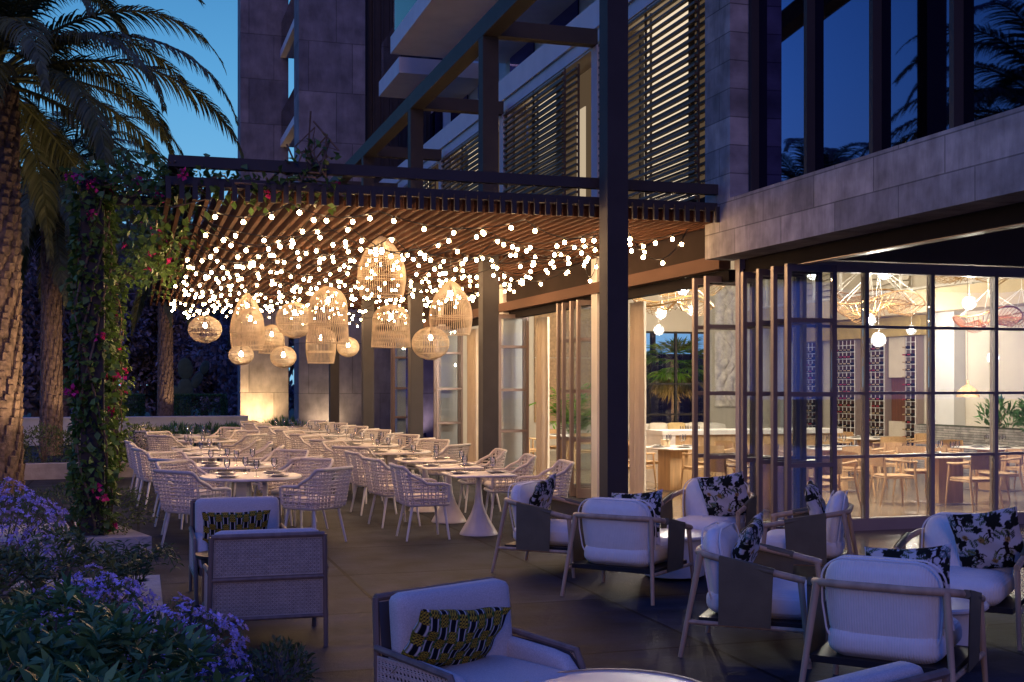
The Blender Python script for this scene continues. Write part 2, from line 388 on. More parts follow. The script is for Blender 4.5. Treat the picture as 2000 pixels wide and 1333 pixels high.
# facade bays
b = MB(); b.b2(6.84, 7.0, 13.35, 33.2, 3.27, 3.44); B('header_beam', b, m_header)
b = MB(); b.b2(6.95, 7.15, 13.36, 33.2, 3.441, 4.25); B('header_panel', b, M('dark_header_panel', (.026, .016, .013), .85, 0, .1, 3, spec=.08))
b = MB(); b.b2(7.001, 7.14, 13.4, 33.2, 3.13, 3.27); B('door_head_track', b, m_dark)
for y in PY:
    b = MB(); b.b2(6.88, 7.3, y - .13, y + .13, 0, 7.18); B('pilaster', b, m_white)
b = MB(); b.b2(6.95, 7.4, 13.34, 60, 7.52, 7.95); B('fascia', b, m_white)
b = MB(); b.b2(7.0, 7.4, 13.34, 60, 7.3, 7.519); B('fascia_lower_strip', b, m_white)
b = MB(); b.b2(7.02, 7.7, 13.34, 40, 7.26, 7.299); B('soffit', b, m_plaster)
starts = [13.36] + PY[:3]; ends = PY
wins = [(15.2, 16.95), (20.75, 22.2), (25.8, 27.2), (30.9, 32.3)]
m_wall_glow = emat('wall_glow', (1, .66, .38), .085)  # emission painted on panels standing in for the lit wall behind the louvers
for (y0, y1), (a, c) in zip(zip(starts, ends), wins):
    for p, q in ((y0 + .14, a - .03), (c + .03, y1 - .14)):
        b = MB(); b.b2(7.40, 7.42, p, q, 4.25, 7.26); B('wall_glow', b, m_wall_glow)
    for p in (a, c):
        b = MB(); b.b2(7.34, 7.46, p - .03, p + .03, 4.25, 7.26); B('window_mullion', b, m_metal)
for a, c in wins:
    b = MB(); b.b2(7.40, 7.42, a + .03, c - .03, 4.25, 7.26); B('lit_window', b, m_lit)
b = MB(); b.b2(7.300, 7.315, 19.2, 19.6, 4.3, 6.6); B('lit_window', b, emat('dim_lit_window', (1, .78, .52), .55))
def louver(y0, y1, x, z0=4.1, z1=7.22):
    b = MB(); n = int((z1 - z0) / .115)
    for i in range(n): b.box((x, (y0 + y1) / 2, z0 + .05 + i * .115), (.055, y1 - y0, .034), 0)
    for y in (y0 + .02, (y0 + y1) / 2, y1 - .02): b.b2(x + .02, x + .05, y - .015, y + .015, z0, z1)
    return B('louver_screen', b, m_louver)
for i, (y0, y1) in enumerate(zip(starts, ends)):
    y0 += .15; y1 -= .15
    if i == 0: louver(14.1, 17.5, 6.9); louver(13.4, 16.0, 7.06)
    else: louver(y0 + 1.35, y1, 6.9); louver(y0 + 1.0, y0 + 3.2, 7.02); louver(y0 + 3.3, y1, 7.06)
def door(x0, x1, y, ang=0):
    """one folding leaf, frame with four panes"""
    b = MB(); L = x1 - x0; fw = .055; d = .06
    b.b2(0, fw, -d / 2, d / 2, .01, 3.2); b.b2(L - fw, L, -d / 2, d / 2, .01, 3.2)
    for z0, z1 in ((.01, .16), (3.12, 3.2), (.905, .955), (1.705, 1.755), (2.545, 2.595)): b.b2(fw, L - fw, -d / 2 + .003, d / 2 - .003, z0, z1)
    o = b.build('folding_door', m_frame, bld); o.location = (x0 - 7, y - 14, 0); o.rotation_euler = (0, 0, ang)
    b = MB(); b.b2(fw, L - fw, -.005, .005, .161, 3.119); b.build('pane', m_glass, o)
for y in (11.94, 12.25, 12.59, 12.97): door(6.95, 7.6, y, R(1.5))
for y in (13.62, 13.95): door(6.78, 7.48, y)
for y in (18.1, 18.42, 18.8, 19.06): door(6.74, 7.42, y)
for y in (22.45, 22.25): door(6.66, 7.28, y)
for y in (23.15, 23.5): door(6.74, 7.42, y)
for y in (27.55, 27.3): door(6.66, 7.3, y)
for y in (32.6, 32.3): door(6.66, 7.3, y)
b = MB(); b.b2(7.0, 7.03, 28.0, 32.2, 0, 3.13); B('fixed_window', b, m_glass_up)
# interior shell
m_ceil = M('cream_ceiling', (.62, .56, .46), .85)
b = MB(); b.b2(17.5, 17.7, 13.55, 31.2, 0, 6.6); B('side_wall', b, m_plaster)
b = MB(); b.b2(7.5, 13.3, 31, 31.2, 0, 6.6); b.b2(15.6, 17.5, 31, 31.2, 0, 6.6); b.b2(13.3, 15.6, 31, 31.2, 3.33, 6.6); B('end_wall', b, m_plaster)
b = MB(); b.b2(7.5, 17.7, 13.55, 31.2, 6.6, 6.7); B('ceiling', b, m_ceil)
b = MB(); b.b2(7.16, 7.3, 13.56, 33, 3.45, 4.24); B('inner_lintel', b, m_plaster)
b = MB(); b.b2(7.45, 7.5, 13.56, 31, 4.25, 6.6); B('inner_upper_wall', b, m_plaster)
b = MB(); b.b2(10.3, 12.6, 30.94, 30.99, .8, 2.55); b.b2(10.3, 12.6, 30.94, 30.99, 2.57, 4.8); B('cork_wall_panel', b, m_tan)
b = MB(); b.b2(16.75, 17.49, 13.6, 31, 3.45, 3.95); B('mezzanine_beam', b, m_tan2)
b = MB(); b.b2(16.9, 16.95, 13.6, 31, 4.86, 4.92); b.b2(16.9, 16.95, 13.6, 31, 4.0, 4.05)
for y in np.arange(13.9, 31, 1.25): b.b2(16.895, 16.955, y - .03, y + .03, 3.95, 5.6)
B('mezzanine_rail', b, m_wire)
for k, y in enumerate((15.2, 18.2, 20.6, 24.2, 27.4)):
    b = MB()
    for j in range(14):
        z = 3.98 + j * .15
        b.sheet(lambda u, v, z=z, y=y, j=j: (17.30 + .06 * v + .03 * math.sin(u * 9 + j * .7), y + u * 1.9, z + .13 * v + .035 * math.sin(u * 7 + j * .5)), 20, 1)
    B('wavy_shutter', b, m_plaster, smooth=True)
b = MB()
for y in (13.9, 17.2, 22.7, 29.5): b.b2(17.2, 17.49, y - .35, y + .35, 0, 3.45)
B('wall_pier', b, m_white)
b = MB(); b.b2(17.40, 17.485, 19.2, 20.2, 0, 3.44); B('rough_stone_panel', b, bricks('rough_white_stone', (.6, .55, .47), (1, 2), .5, .22, .01, .4, .9, .15, .55, .8, 3))
b = MB(); b.b2(17.2, 17.49, 23.55, 29.4, 2.98, 3.44); B('wine_wall_header', b, M('ochre_header', (.42, .30, .10), .7))
b = MB()
for x in (13.32, 14.56, 15.58): b.b2(x - .03, x + .03, 31.03, 31.13, 0, 3.33)
for h in (.98, 1.85, 3.3): b.b2(13.3, 15.6, 31.04, 31.12, h - .025, h + .025)
wf = B('end_window', b, m_metal); b = MB(); b.b2(13.3, 15.6, 31.075, 31.085, 0, 3.33); B('pane', b, m_glass, wf)
# storeys above
b = MB(); b.b2(9.0, 9.3, 8, 60, 7.95, 24); B('upper_storey_wall', b, m_white)
b = MB()
for z in (8.2, 11.3, 14.4):
    for k in range(14): b.b2(8.96, 8.985, 15 + k * 3, 16.9 + k * 3, z, z + 2.3)
B('upper_storey_window', b, m_glass_up)
for (x0, y0, y1, z) in ((6.0, 12.0, 29.4, 10.07), (6.6, 31.2, 34.0, 10.1), (6.0, 12.0, 29.4, 13.3)):
    b = MB(); b.b2(x0, 8.99, y0, y1, z, z + .42); s = B('balcony', b, m_white)
    b = MB(); b.b2(x0 + .06, x0 + .075, y0, y1 - .05, z + .42, z + 1.5); b.b2(x0 + .08, 8.9, y1 - .065, y1 - .05, z + .42, z + 1.5); B('glass_railing', b, m_glass_b, s)

# stone tower at the far end of the terrace
tw = thing('stone_tower', 'tall stone clad hotel tower rising behind the far end of the terrace', 'tower', (5, 38, 0))
def T(name, mb, mat, par=None):
    mb.v = [(x - 5, y - 38, z) for x, y, z in mb.v]; return mb.build(name, mat, par or tw)
b = MB(); b.b2(4.7, 6.75, 37, 38.2, 0, 26); T('front_pier', b, m_tower)
b = MB(); b.b2(3.36, 5.0, 42.2, 43.4, 0, 26); T('rear_pier', b, m_tower)
b = MB(); b.b2(5.25, 5.4, 38.2, 42.2, 4.2, 26); T('side_wall', b, m_white)
for z in (7.0, 10.1, 13.2, 16.3):
    b = MB(); b.b2(4.72, 5.25, 38.2, 42.2, z, z + .25); s = T('side_balcony', b, m_white)
    b = MB(); b.b2(4.75, 4.765, 38.2, 42.2, z + .25, z + 1.2); T('glass_railing', b, m_glass_b, s)
    b = MB(); b.b2(5.20, 5.24, 38.8, 41.6, z + .26, z + 2.6); T('side_window', b, m_glass_up)
b = MB(); b.b2(6.75, 9.4, 37.6, 37.9, 3.5, 26)
for k in range(9): b.b2(6.8 + k * .28, 6.86 + k * .28, 37.5, 37.6, 3.5, 26)
T('slatted_screen', b, m_metal)
b = MB(); b.b2(6.75, 9, 36.9, 37.3, 0, 3.5); T('base_wall', b, m_tower)

# ------------------------------------------------------------ pergola
CY = [12.61, 17.69, 22.77, 27.85, 32.9]; CX = 5.14
pg = thing('slatted_pergola', 'dark timber slatted pergola roof on tall steel posts over the dining terrace', 'pergola', (3, 13, 0))
def P(name, mb, mat):
    mb.v = [(x - 3, y - 13, z) for x, y, z in mb.v]; return mb.build(name, mat, pg)
for i, y in enumerate(CY):
    b = MB(); b.b2(CX - .125, CX + .125, y - .125, y + .125, 0, 9.5 if i == 0 else 7.16); P('post', b, m_metal)
for y in (14.0, 24.0):
    b = MB(); b.b2(-.6, -.36, y - .12, y + .12, 0, 4.15); P('post', b, m_metal)
b = MB(); b.b2(CX - .13, CX + .13, 11, 36, 7.161, 7.44); P('top_beam', b, m_metal)
for y in CY[1:]:
    b = MB(); b.b2(CX + .131, 6.9, y - .1, y + .1, 7.185, 7.43); P('cross_beam', b, m_metal)
b = MB(); b.b2(.3, 6.94, 12.98, 13.08, 4.12, 4.24); b.b2(.3, .4, 13.08, 31, 4.12, 4.24); P('upper_rail', b, m_metal)
b = MB(); b.b2(.27, 6.94, 13.0, 13.1, 3.93, 4.02); P('front_fascia', b, m_metal)
b = MB()
for y0, y1 in ((13.12, 17.5), (17.88, 22.58), (22.96, 27.66), (28.04, 31.4)):
    for k in range(49):
        x = .3 + k * .1345
        b.b2(x - .024, x + .024, y0, y1, 3.80, 3.98)
P('slats', b, m_slat)
b = MB()
for k in range(49):
    x = .3 + k * .1345; b.b2(x - .026, x + .026, 12.94, 12.978, 3.78, 3.97)
P('slat_ends', b, m_metal)
for y in CY[1:4] + [31.55]:
    b = MB(); b.b2(.27, 6.94, y - .17, y + .17, 3.93, 4.11); P('cross_joist', b, m_slat)
for y in (14, 24):
    b = MB(); b.b2(-.359, .269, y - .06, y + .06, 3.84, 3.94); P('side_rail', b, m_metal)

# ------------------------------------------------------------ dining chairs and tables under the pergola
def make_dining_chair(label, group):
    t = thing('dining_chair', label, 'chair', (0, 0, 0), 0, group)
    b = MB(); b.rbox((0, .02, .485), (.50, .50, .09), (.07, .07, .04), 8, (0, 0, .015)); b.build('seat_cushion', m_seat, t, True)
    b = MB(); b.rbox((0, .01, .42), (.53, .53, .05), (.06, .06, .02), 6); b.build('seat_frame', m_powder, t, True)
    for sx in (-1, 1):
        for (y0, y1) in ((.20, .25), (-.19, -.27)):
            b = MB(); b.tube([(sx * .21, y0, .40), (sx * .26, y1, 0)], .015, 8, [.018, .012]); b.build('leg', m_powder, t, True)
    # U-shaped shell: s in [-1,1] from right arm round the back to the left arm
    def plan(s, h):
        L = 1.0; a = abs(s); sg = 1 if s > 0 else -1
        fl = .03 + .045 * (h - .42) / .44
        if a < .30: x, y = a / .30 * .17, -.235
        elif a < .55:
            q = (a - .30) / .25 * math.pi / 2; x, y = .17 + .10 * math.sin(q), -.235 + .10 * (1 - math.cos(q))
        else: x, y = .27 + .01 * (a - .55), -.135 + (a - .55) / .45 * .37
        back = max(0, 1 - a / .62)
        return np.array([sg * (x + fl * .7), y - fl * (1.6 if y < -.1 else .4) * (1 if y < 0 else .3), h])
    def top(s):
        a = abs(s)
        q = min(1, max(0, (a - .42) / .30)); q = q * q * (3 - 2 * q)
        return .875 - .205 * q - (.02 * max(0, (a - .9) / .1) ** 2)
    S = np.linspace(-1, 1, 41)
    b = MB(); rim = [plan(-1, .45)] + [plan(-1, .55)] + [plan(s, top(s)) for s in np.linspace(-1, 1, 33)] + [plan(1, .55)] + [plan(1, .45)]
    b.tube(rim, .02, 8); b.build('rim', m_rope, t, True)
    b = MB()
    for i, s in enumerate(S[1:-1]):
        off = .008 if i % 2 else -.008
        b.tube([plan(s + off, .43 + (top(s) - .43) * k / 4) for k in range(5)], .0075, 4)
    for j in range(11):
        h = .455 + j * .04
        pts = [s for s in np.linspace(-1, 1, 49) if top(s) > h + .005]
        seg = []
        if len(pts) > 2:
            b.tube([plan(s, h + .006 * math.sin(k * 2.4 + j)) * np.array([1.0, 1.0, 1]) for k, s in enumerate(pts)], .0085, 4)
    b.build('rope_shell', m_rope, t, True)
    return t
def make_round_table(label, group):
    t = thing('round_table', label, 'table', (0, 0, 0), 0, group)
    b = MB(); b.lathe([(0, .715), (.585, .715), (.60, .725), (.60, .742), (.594, .75), (0, .75)], 48); b.build('tabletop', m_marble, t, True)
    for k in range(3):
        q = R(90 + 120 * k); b = MB(); b.box((.17 * math.cos(q), .17 * math.sin(q), .357), (.05, .15, .714), q); b.build('leg', m_powder, t)
    return t
def make_square_table(label, group):
    t = thing('pedestal_table', label, 'table', (0, 0, 0), 0, group)
    b = MB(); b.rbox((0, 0, .735), (.78, .78, .03), (.03, .03, .012), 5); b.build('tabletop', m_marble, t, True)
    b = MB(); b.lathe([(0, 0), (.235, 0), (.235, .012), (.225, .03), (.16, .14), (.095, .26), (.055, .38), (.042, .5), (.036, .6), (.034, .719)], 32); b.build('pedestal', m_marble, t, True)
    return t
def make_plate():
    t = thing('dinner_plate', '', 'plate')
    b = MB(); b.lathe([(0, .004), (.085, .004), (.135, .018), (.137, .021), (.085, .010), (0, .010)], 24); b.build('plate_dish', m_plate, t, True)
    b = MB(); b.rbox((0, 0, .018), (.17, .075, .014), (.02, .02, .006), 4); b.build('napkin', m_napkin, t, True)
    return t
def make_glass():
    b = MB(); b.lathe([(.033, 0), (.033, .003), (.005, .008), (.004, .09), (.02, .105), (.036, .13), (.038, .16), (.032, .205)], 14, close=False)
    me = b.mesh('wine_glass', glassmat('wine_glass_crystal', (.96, .96, .96), 3.0), True)
    o = link('wine_glass', me); tag(o, '', 'glass'); return o
ch0 = make_dining_chair('', 'woven rope chairs around the terrace tables')
rt0 = make_round_table('', 'round tables on the terrace'); st0 = make_square_table('', 'square pedestal tables on the terrace')
pl0 = make_plate(); gl0 = make_glass()
used = set()
def place(src, loc, rz, label, group=None):
    if src.name in used: return dup(src, loc, rz, label, group)
    used.add(src.name); src.location = loc; src.rotation_euler = (0, 0, rz); src['label'] = label
    if group: src['group'] = group
    return src
def setting(x, y, ax, ay, where, grp='place settings on the terrace tables'):
    """plate and wine glass laid at offset (ax, ay) from the table centre"""
    place(pl0, (x + ax, y + ay, .7505), math.atan2(-ax, ay) + math.pi, 'white plate ' + where, 'plates laid on the terrace tables')
    n = math.hypot(ax, ay); ux, uy = -ay / n, ax / n
    place(gl0, (x + ax * .55 - ux * .17, y + ay * .55 - uy * .17, .7505), 0, 'wine glass ' + where, 'wine glasses on the terrace tables')
ORDS = 'first second third fourth fifth sixth seventh eighth ninth tenth eleventh twelfth thirteenth fourteenth fifteenth sixteenth seventeenth eighteenth nineteenth twentieth twenty-first twenty-second twenty-third twenty-fourth twenty-fifth twenty-sixth twenty-seventh twenty-eighth twenty-ninth thirtieth'.split()
ORD = ['front', 'second', 'third', 'fourth', 'fifth', 'sixth', 'seventh', 'eighth', 'ninth']
def face(dx, dy): return math.atan2(-dx, dy)
left = [(1.29, 14.66, 'r'), (1.22, 16.75, 'r'), (1.06, 18.95, 's'), (.97, 20.15, 's'), (.93, 21.35, 's'), (1.27, 24.2, 'r'), (1.05, 26.3, 'r')]
right = [(4.0, 14.2, 's'), (3.98, 15.6, 's'), (3.99, 17.05, 's'), (4.0, 19.3, 'r'), (3.96, 21.5, 'r'), (3.9, 23.9, 'r'), (3.85, 26.2, 'r'), (3.75, 28.5, 'r'), (3.6, 30.7, 'r')]
for row, side in ((left, 'left'), (right, 'right')):
    for i, (x, y, k) in enumerate(row):
        nm = f'the {ORD[i]} table of the {side} row'
        if k == 'r':
            place(rt0, (x, y, 0), R(random.uniform(0, 60)), f'white round table laid for four, {ORD[i]} from the front in the {side} row')
            for (ax, ay, w_) in ((-1, -1, 'near left'), (1, -1, 'near right'), (-1, 1, 'far left'), (1, 1, 'far right')):
                q = R(random.uniform(-7, 7)); r = random.uniform(.86, .93) * .74
                fx, fy = ax * r, ay * r * .96
                place(ch0, (x + fx, y + fy, 0), face(-fx, -fy) + q, f'white woven rope armchair at the {w_} of {nm}')
                setting(x, y, ax * .29, ay * .29, f'at the {w_} of the {ORD[i]} {side}-row table')
        else:
            place(st0, (x, y, 0), 0, f'white square table on a flared pedestal, {ORD[i]} from the front in the {side} row')
            for (ax, w_) in ((-1, 'left'), (1, 'right')):
                place(ch0, (x + ax * (.74 + random.uniform(-.02, .04)), y - .15 + random.uniform(-.05, .05), 0), face(-ax, .12) + R(random.uniform(-6, 6)), f'white woven rope armchair on the {w_} side of {nm}')
                setting(x, y, ax * .24, 0, f'at the {w_} of the {ORD[i]} {side}-row table')

# ------------------------------------------------------------ throw pillows (printed cloth)
def pillow_grid(name, w_, h_, t_, fn, mat, nu=110, nv=90):
    u = np.linspace(-1, 1, nu); v = np.linspace(-1, 1, nv); U, V = np.meshgrid(u, v, indexing='ij')
    th = t_ / 2 * np.clip((1 - np.abs(U) ** 2.6) * (1 - np.abs(V) ** 2.6), 0, 1) ** .55
    wr = .006 * np.sin(U * 7 + V * 3) * (1 - U ** 2) + .005 * np.sin(V * 9 - U * 4)
    X = U * w_ / 2 * (1 - .07 * (1 - V ** 2)); Z = V * h_ / 2 * (1 - .09 * (1 - U ** 2))
    A = np.stack([X, th + wr, Z], -1).reshape(-1, 3); Bk = np.stack([X, -th + wr, Z], -1).reshape(-1, 3)
    I = np.arange(nu * nv).reshape(nu, nv); q = np.stack([I[:-1, :-1], I[1:, :-1], I[1:, 1:], I[:-1, 1:]], -1).reshape(-1, 4)
    F = np.concatenate([q[:, ::-1], q + nu * nv])
    col = fn(U.ravel(), V.ravel() * h_ / w_); col = np.concatenate([col, col])
    me = npmesh(name, np.concatenate([A, Bk]), F, mat, smooth=True)
    ca = me.color_attributes.new('col', 'FLOAT_COLOR', 'POINT'); ca.data.foreach_set('color', np.concatenate([col, np.ones((len(col), 1))], 1).astype(np.float32).ravel())
    return me
def kente(U, V):
    n = len(U); c = np.full((n, 3), .008); c[:] = (.006, .008, .012)
    p = .20; i = np.floor(U / p); f = U / p - i; bl = np.floor((V + .07 * (i % 2)) / .21); odd = ((bl + i) % 2) == 0
    g = f < .26; c[g] = (.03, .10, .025); c[(f < .03) | ((f > .22) & (f < .26))] = (.13, .11, .01)
    dots = g & (f > .08) & (f < .18) & (np.sin(V * 60) > .2); c[dots] = (.20, .18, .15)
    ck = (np.floor(U / .028) + np.floor(V / .028)) % 2 == 0
    a = (~g) & odd & ck; c[a] = (.46, .31, .03)
    wv = (~g) & (~odd) & ((f < .36) | (f > .90)); c[wv] = (.62, .58, .54)
    return c
def seg_d(U, V, p, q):
    p = np.array(p); q = np.array(q); d = q - p; t = np.clip(((U - p[0]) * d[0] + (V - p[1]) * d[1]) / (d @ d + 1e-9), 0, 1)
    return np.hypot(U - p[0] - t * d[0], V - p[1] - t * d[1])
def botanical(U, V):
    r = np.random.default_rng(5); n = len(U); c = np.tile([.52, .48, .47], (n, 1))
    def leaf(x, y, a, L, W, col):
        dx = (U - x) * math.cos(a) + (V - y) * math.sin(a); dy = -(U - x) * math.sin(a) + (V - y) * math.cos(a)
        k = (dx > 0) & (dx < L) & (np.abs(dy) < W * np.sin(np.clip(dx / L, 0, 1) * math.pi)); c[k] = col
    for k in range(36):                                   # leaf sprays
        x, y, a0 = r.uniform(-1, 1), r.uniform(-1, 1), r.uniform(0, 6.3)
        col = [(.05, .08, .04), (.10, .16, .17), (.02, .025, .02), (.10, .12, .03)][k % 4]
        for j in range(9): leaf(x + .03 * j * math.cos(a0), y + .03 * j * math.sin(a0), a0 + (1 if j % 2 else -1) * .9, .17, .022, col)
    for x, y, s in ((-.8, .6, .24), (.5, .95, .26), (.85, .1, .22), (-.95, -.3, .22), (-.3, .75, .26), (.75, -.55, .28), (-.45, -.75, .22), (.2, .55, .15), (-.85, -.85, .2), (.95, .5, .16), (.1, -.95, .18)):   # dark foliage clumps
        for j in range(12): leaf(x, y, r.uniform(0, 6.3), s * r.uniform(.7, 1.3), s * .3, (.012, .014, .010))
    for x, y in ((.15, .2), (.62, .28), (-.62, .1), (-.1, -.6)):    # rosette flowers
        for j in range(11): leaf(x, y, j * .571, .12, .02, (.30, .17, .05))
        c[np.hypot(U - x, V - y) < .028] = (.08, .04, .02)
    for x, y, s, fl in ((-.55, -.25, 1, 1), (.35, -.35, .75, -1), (-.15, .35, .6, 1), (.75, .8, .7, -1)):   # climbing animals
        def J(a, b_): return (x + fl * a * s, y + b_ * s)
        L = [(J(0, .12), J(.02, -.10), .062), (J(0, .10), J(-.20, .02), .026), (J(-.20, .02), J(-.26, -.12), .02), (J(0, .12), J(.2, .08), .026), (J(.2, .08), J(.33, -.06), .02),
             (J(.02, -.1), J(-.12, -.24), .034), (J(-.12, -.24), J(-.06, -.40), .024), (J(.02, -.1), J(.16, -.2), .034), (J(.16, -.2), J(.15, -.38), .024)]
        for p, q, w_ in L: c[seg_d(U, V, p, q) < w_ * s] = (.014, .009, .007)
        hx, hy = J(.0, .23); c[np.hypot(U - hx, V - hy) < .085 * s] = (.014, .009, .007)
        tl = [J(.04 + .12 * math.sin(k * .5), -.12 - .05 * k) for k in range(8)]
        for p, q in zip(tl, tl[1:]): c[seg_d(U, V, p, q) < .012 * s] = (.02, .012, .01)
    return c
me_kente = pillow_grid('kente_pillow', .58, .38, .15, kente, m_kente)
me_botan = pillow_grid('botanical_pillow', .50, .50, .15, botanical, m_botan)
def pillow(me, loc, rot, label, group, name='throw_pillow'):
    o = link(name, me, None, loc); o.rotation_mode = 'XYZ'; o.rotation_euler = rot; tag(o, label, 'pillow', group); return o

# ------------------------------------------------------------ rounded lounge chairs (ash frame, ivory cushions, leather sling arms)
def make_lounge():
    t = thing('lounge_chair', '', 'lounge chair', (0, 0, 0), 0, 'ivory cushioned lounge chairs around the drum tables')
    half = [(.43, .37, .565), (.44, .20, .60), (.435, .0, .64), (.42, -.16, .672), (.385, -.29, .695), (.32, -.36, .705), (.2, -.38, .705)]
    path = [np.array(p) for p in half] + [np.array((-x, y, z)) for x, y, z in half[::-1]]
    b = MB(); b.tube(path, .024, 10); b.build('arm_rail', m_ash, t, True)
    for sx in (-1, 1):
        b = MB(); b.tube([(sx * .36, -.335, .70), (sx * .43, -.46, 0)], .02, 9, [.023, .016]); b.build('leg', m_ash, t, True)
        b = MB(); b.tube([(sx * .425, .34, .57), (sx * .45, .40, 0)], .02, 9, [.022, .016]); b.build('leg', m_ash, t, True)
        b = MB(); b.tube([(sx * .405, -.415, .24), (sx * .44, .375, .24)], .016, 8); b.build('stretcher', m_ash, t, True)
        def sl(u, v, sx=sx):
            y = -.19 + u * .36; top = .66 - (y + .05) * .19; x0 = .437
            q = v; yy = y * (1 - .12 * (q if u > .5 else -q * .3))
            return (sx * (x0 + .026 + .018 * (1 - q) * 0 - .012 * q), yy, top + .015 - (top - .225) * q)
        b = MB(); b.sheet(sl, 8, 6); b.sheet(lambda u, v, f=sl, sx=sx: tuple(np.array(f(1 - u, v)) - np.array([sx * .006, 0, 0])), 8, 6)
        b.tube([(sx * (.437 if y < .05 else .44), y, .642 - y * .19 + (.003 if abs(y) < .1 else 0)) for y in np.linspace(-.19, .17, 7)], .0265, 10)
        b.build('leather_sling', m_sling, t, True)
    b = MB(); b.b2(-.40, .40, -.34, .36, .235, .275); b.build('seat_base', m_black, t)
    b = MB(); b.rbox((0, .05, .365), (.66, .74, .19), (.12, .12, .075), 10, (0, .01, .02)); b.build('seat_cushion', m_linen, t, True)
    tilt = R(-11)
    def tf(p):
        y, z = p[1], p[2]; wv = 1 - .10 * max(0, -z / .28)
        return [p[0] * wv, y * math.cos(-tilt) - z * math.sin(-tilt), y * math.sin(-tilt) + z * math.cos(-tilt)]
    b = MB(); b.rbox((0, -.245, .585), (.66, .16, .54), (.15, .08, .14), 11, (0, .02, 0), lambda p: [p[0] * (1 - .08 * max(0, -p[2] / .28)), p[1] - .15 * p[2], p[2]]); bc = b.build('back_cushion', m_linen, t, True)
    b = MB()
    for yo in (-.062, .062):
        pts = []
        for k in range(40):
            q = 2 * math.pi * k / 40; c_, s_ = math.cos(q), math.sin(q)
            x = .19 * (1 if c_ > 0 else -1) * (abs(c_) > .02) + .146 * c_; z = .13 * (1 if s_ > 0 else -1) * (abs(s_) > .02) + .136 * s_
            x *= 1 - .08 * max(0, -z / .28); pts.append((x, -.245 + yo - .15 * z, .585 + z))
        b.tube(pts, .006, 5, closed=True)
    b.build('piping', m_linen, bc)
    return t
lc0 = make_lounge()
def make_drum():
    t = thing('drum_table', '', 'side table', (0, 0, 0), 0, 'white drum tables between the lounge chairs')
    b = MB(); b.lathe([(0, .385), (.36, .385), (.37, .395), (.37, .41), (.36, .42), (0, .42)], 40); b.build('tabletop', m_marble, t, True)
    b = MB(); b.lathe([(.27, .02), (.29, .03), (.30, .1), (.30, .3), (.29, .384)], 40); b.build('base', m_white, t, True)
    return t
dr0 = make_drum()
for gi, (ox, oy) in enumerate(((4.9, 10.5), (5.0, 6.75))):
    gname = ('far', 'near')[gi]
    place(dr0, (ox, oy, 0), 0, f'low white drum table amid the {gname} group of lounge chairs')
    for k, (dx, dy, lab, pd) in enumerate((( -.95, .82, ('left facing away toward the glass', 'left seen from its side')[gi], 0), (-.75, -.68, 'front with its back to the viewer', .2),
                                     (.72, .72, 'rear facing the viewer', -.05), (1.02, -.72, 'right seen from behind', 0))):
        x, y = ox + dx, oy + dy
        if (gi, k) == (1, 0): x += .08; y -= .12
        if (gi, k) == (1, 2): x += .12; y += .02
        rz = face(ox - x, oy - y)
        place(lc0, (x, y, 0), rz, f'ivory lounge chair of the {gname} group, at the {lab}')
        c_, s_ = math.cos(rz), math.sin(rz); px, py = (.10, -.08) if k != 2 else (-.17, -.06)
        pillow(me_botan, (x + px * c_ - py * s_, y + px * s_ + py * c_, .69 if k != 1 else .67), (R(-20), R((8, -6, 10, -4)[k]), rz), f'dark botanical print pillow on the {gname} group lounge chair at the {lab}'.replace(' facing away toward the glass', '').replace(' with its back to the viewer', '').replace(' facing the viewer', '').replace(' seen from behind', '').replace(' seen from its side', ''), 'botanical print pillows on the lounge chairs')

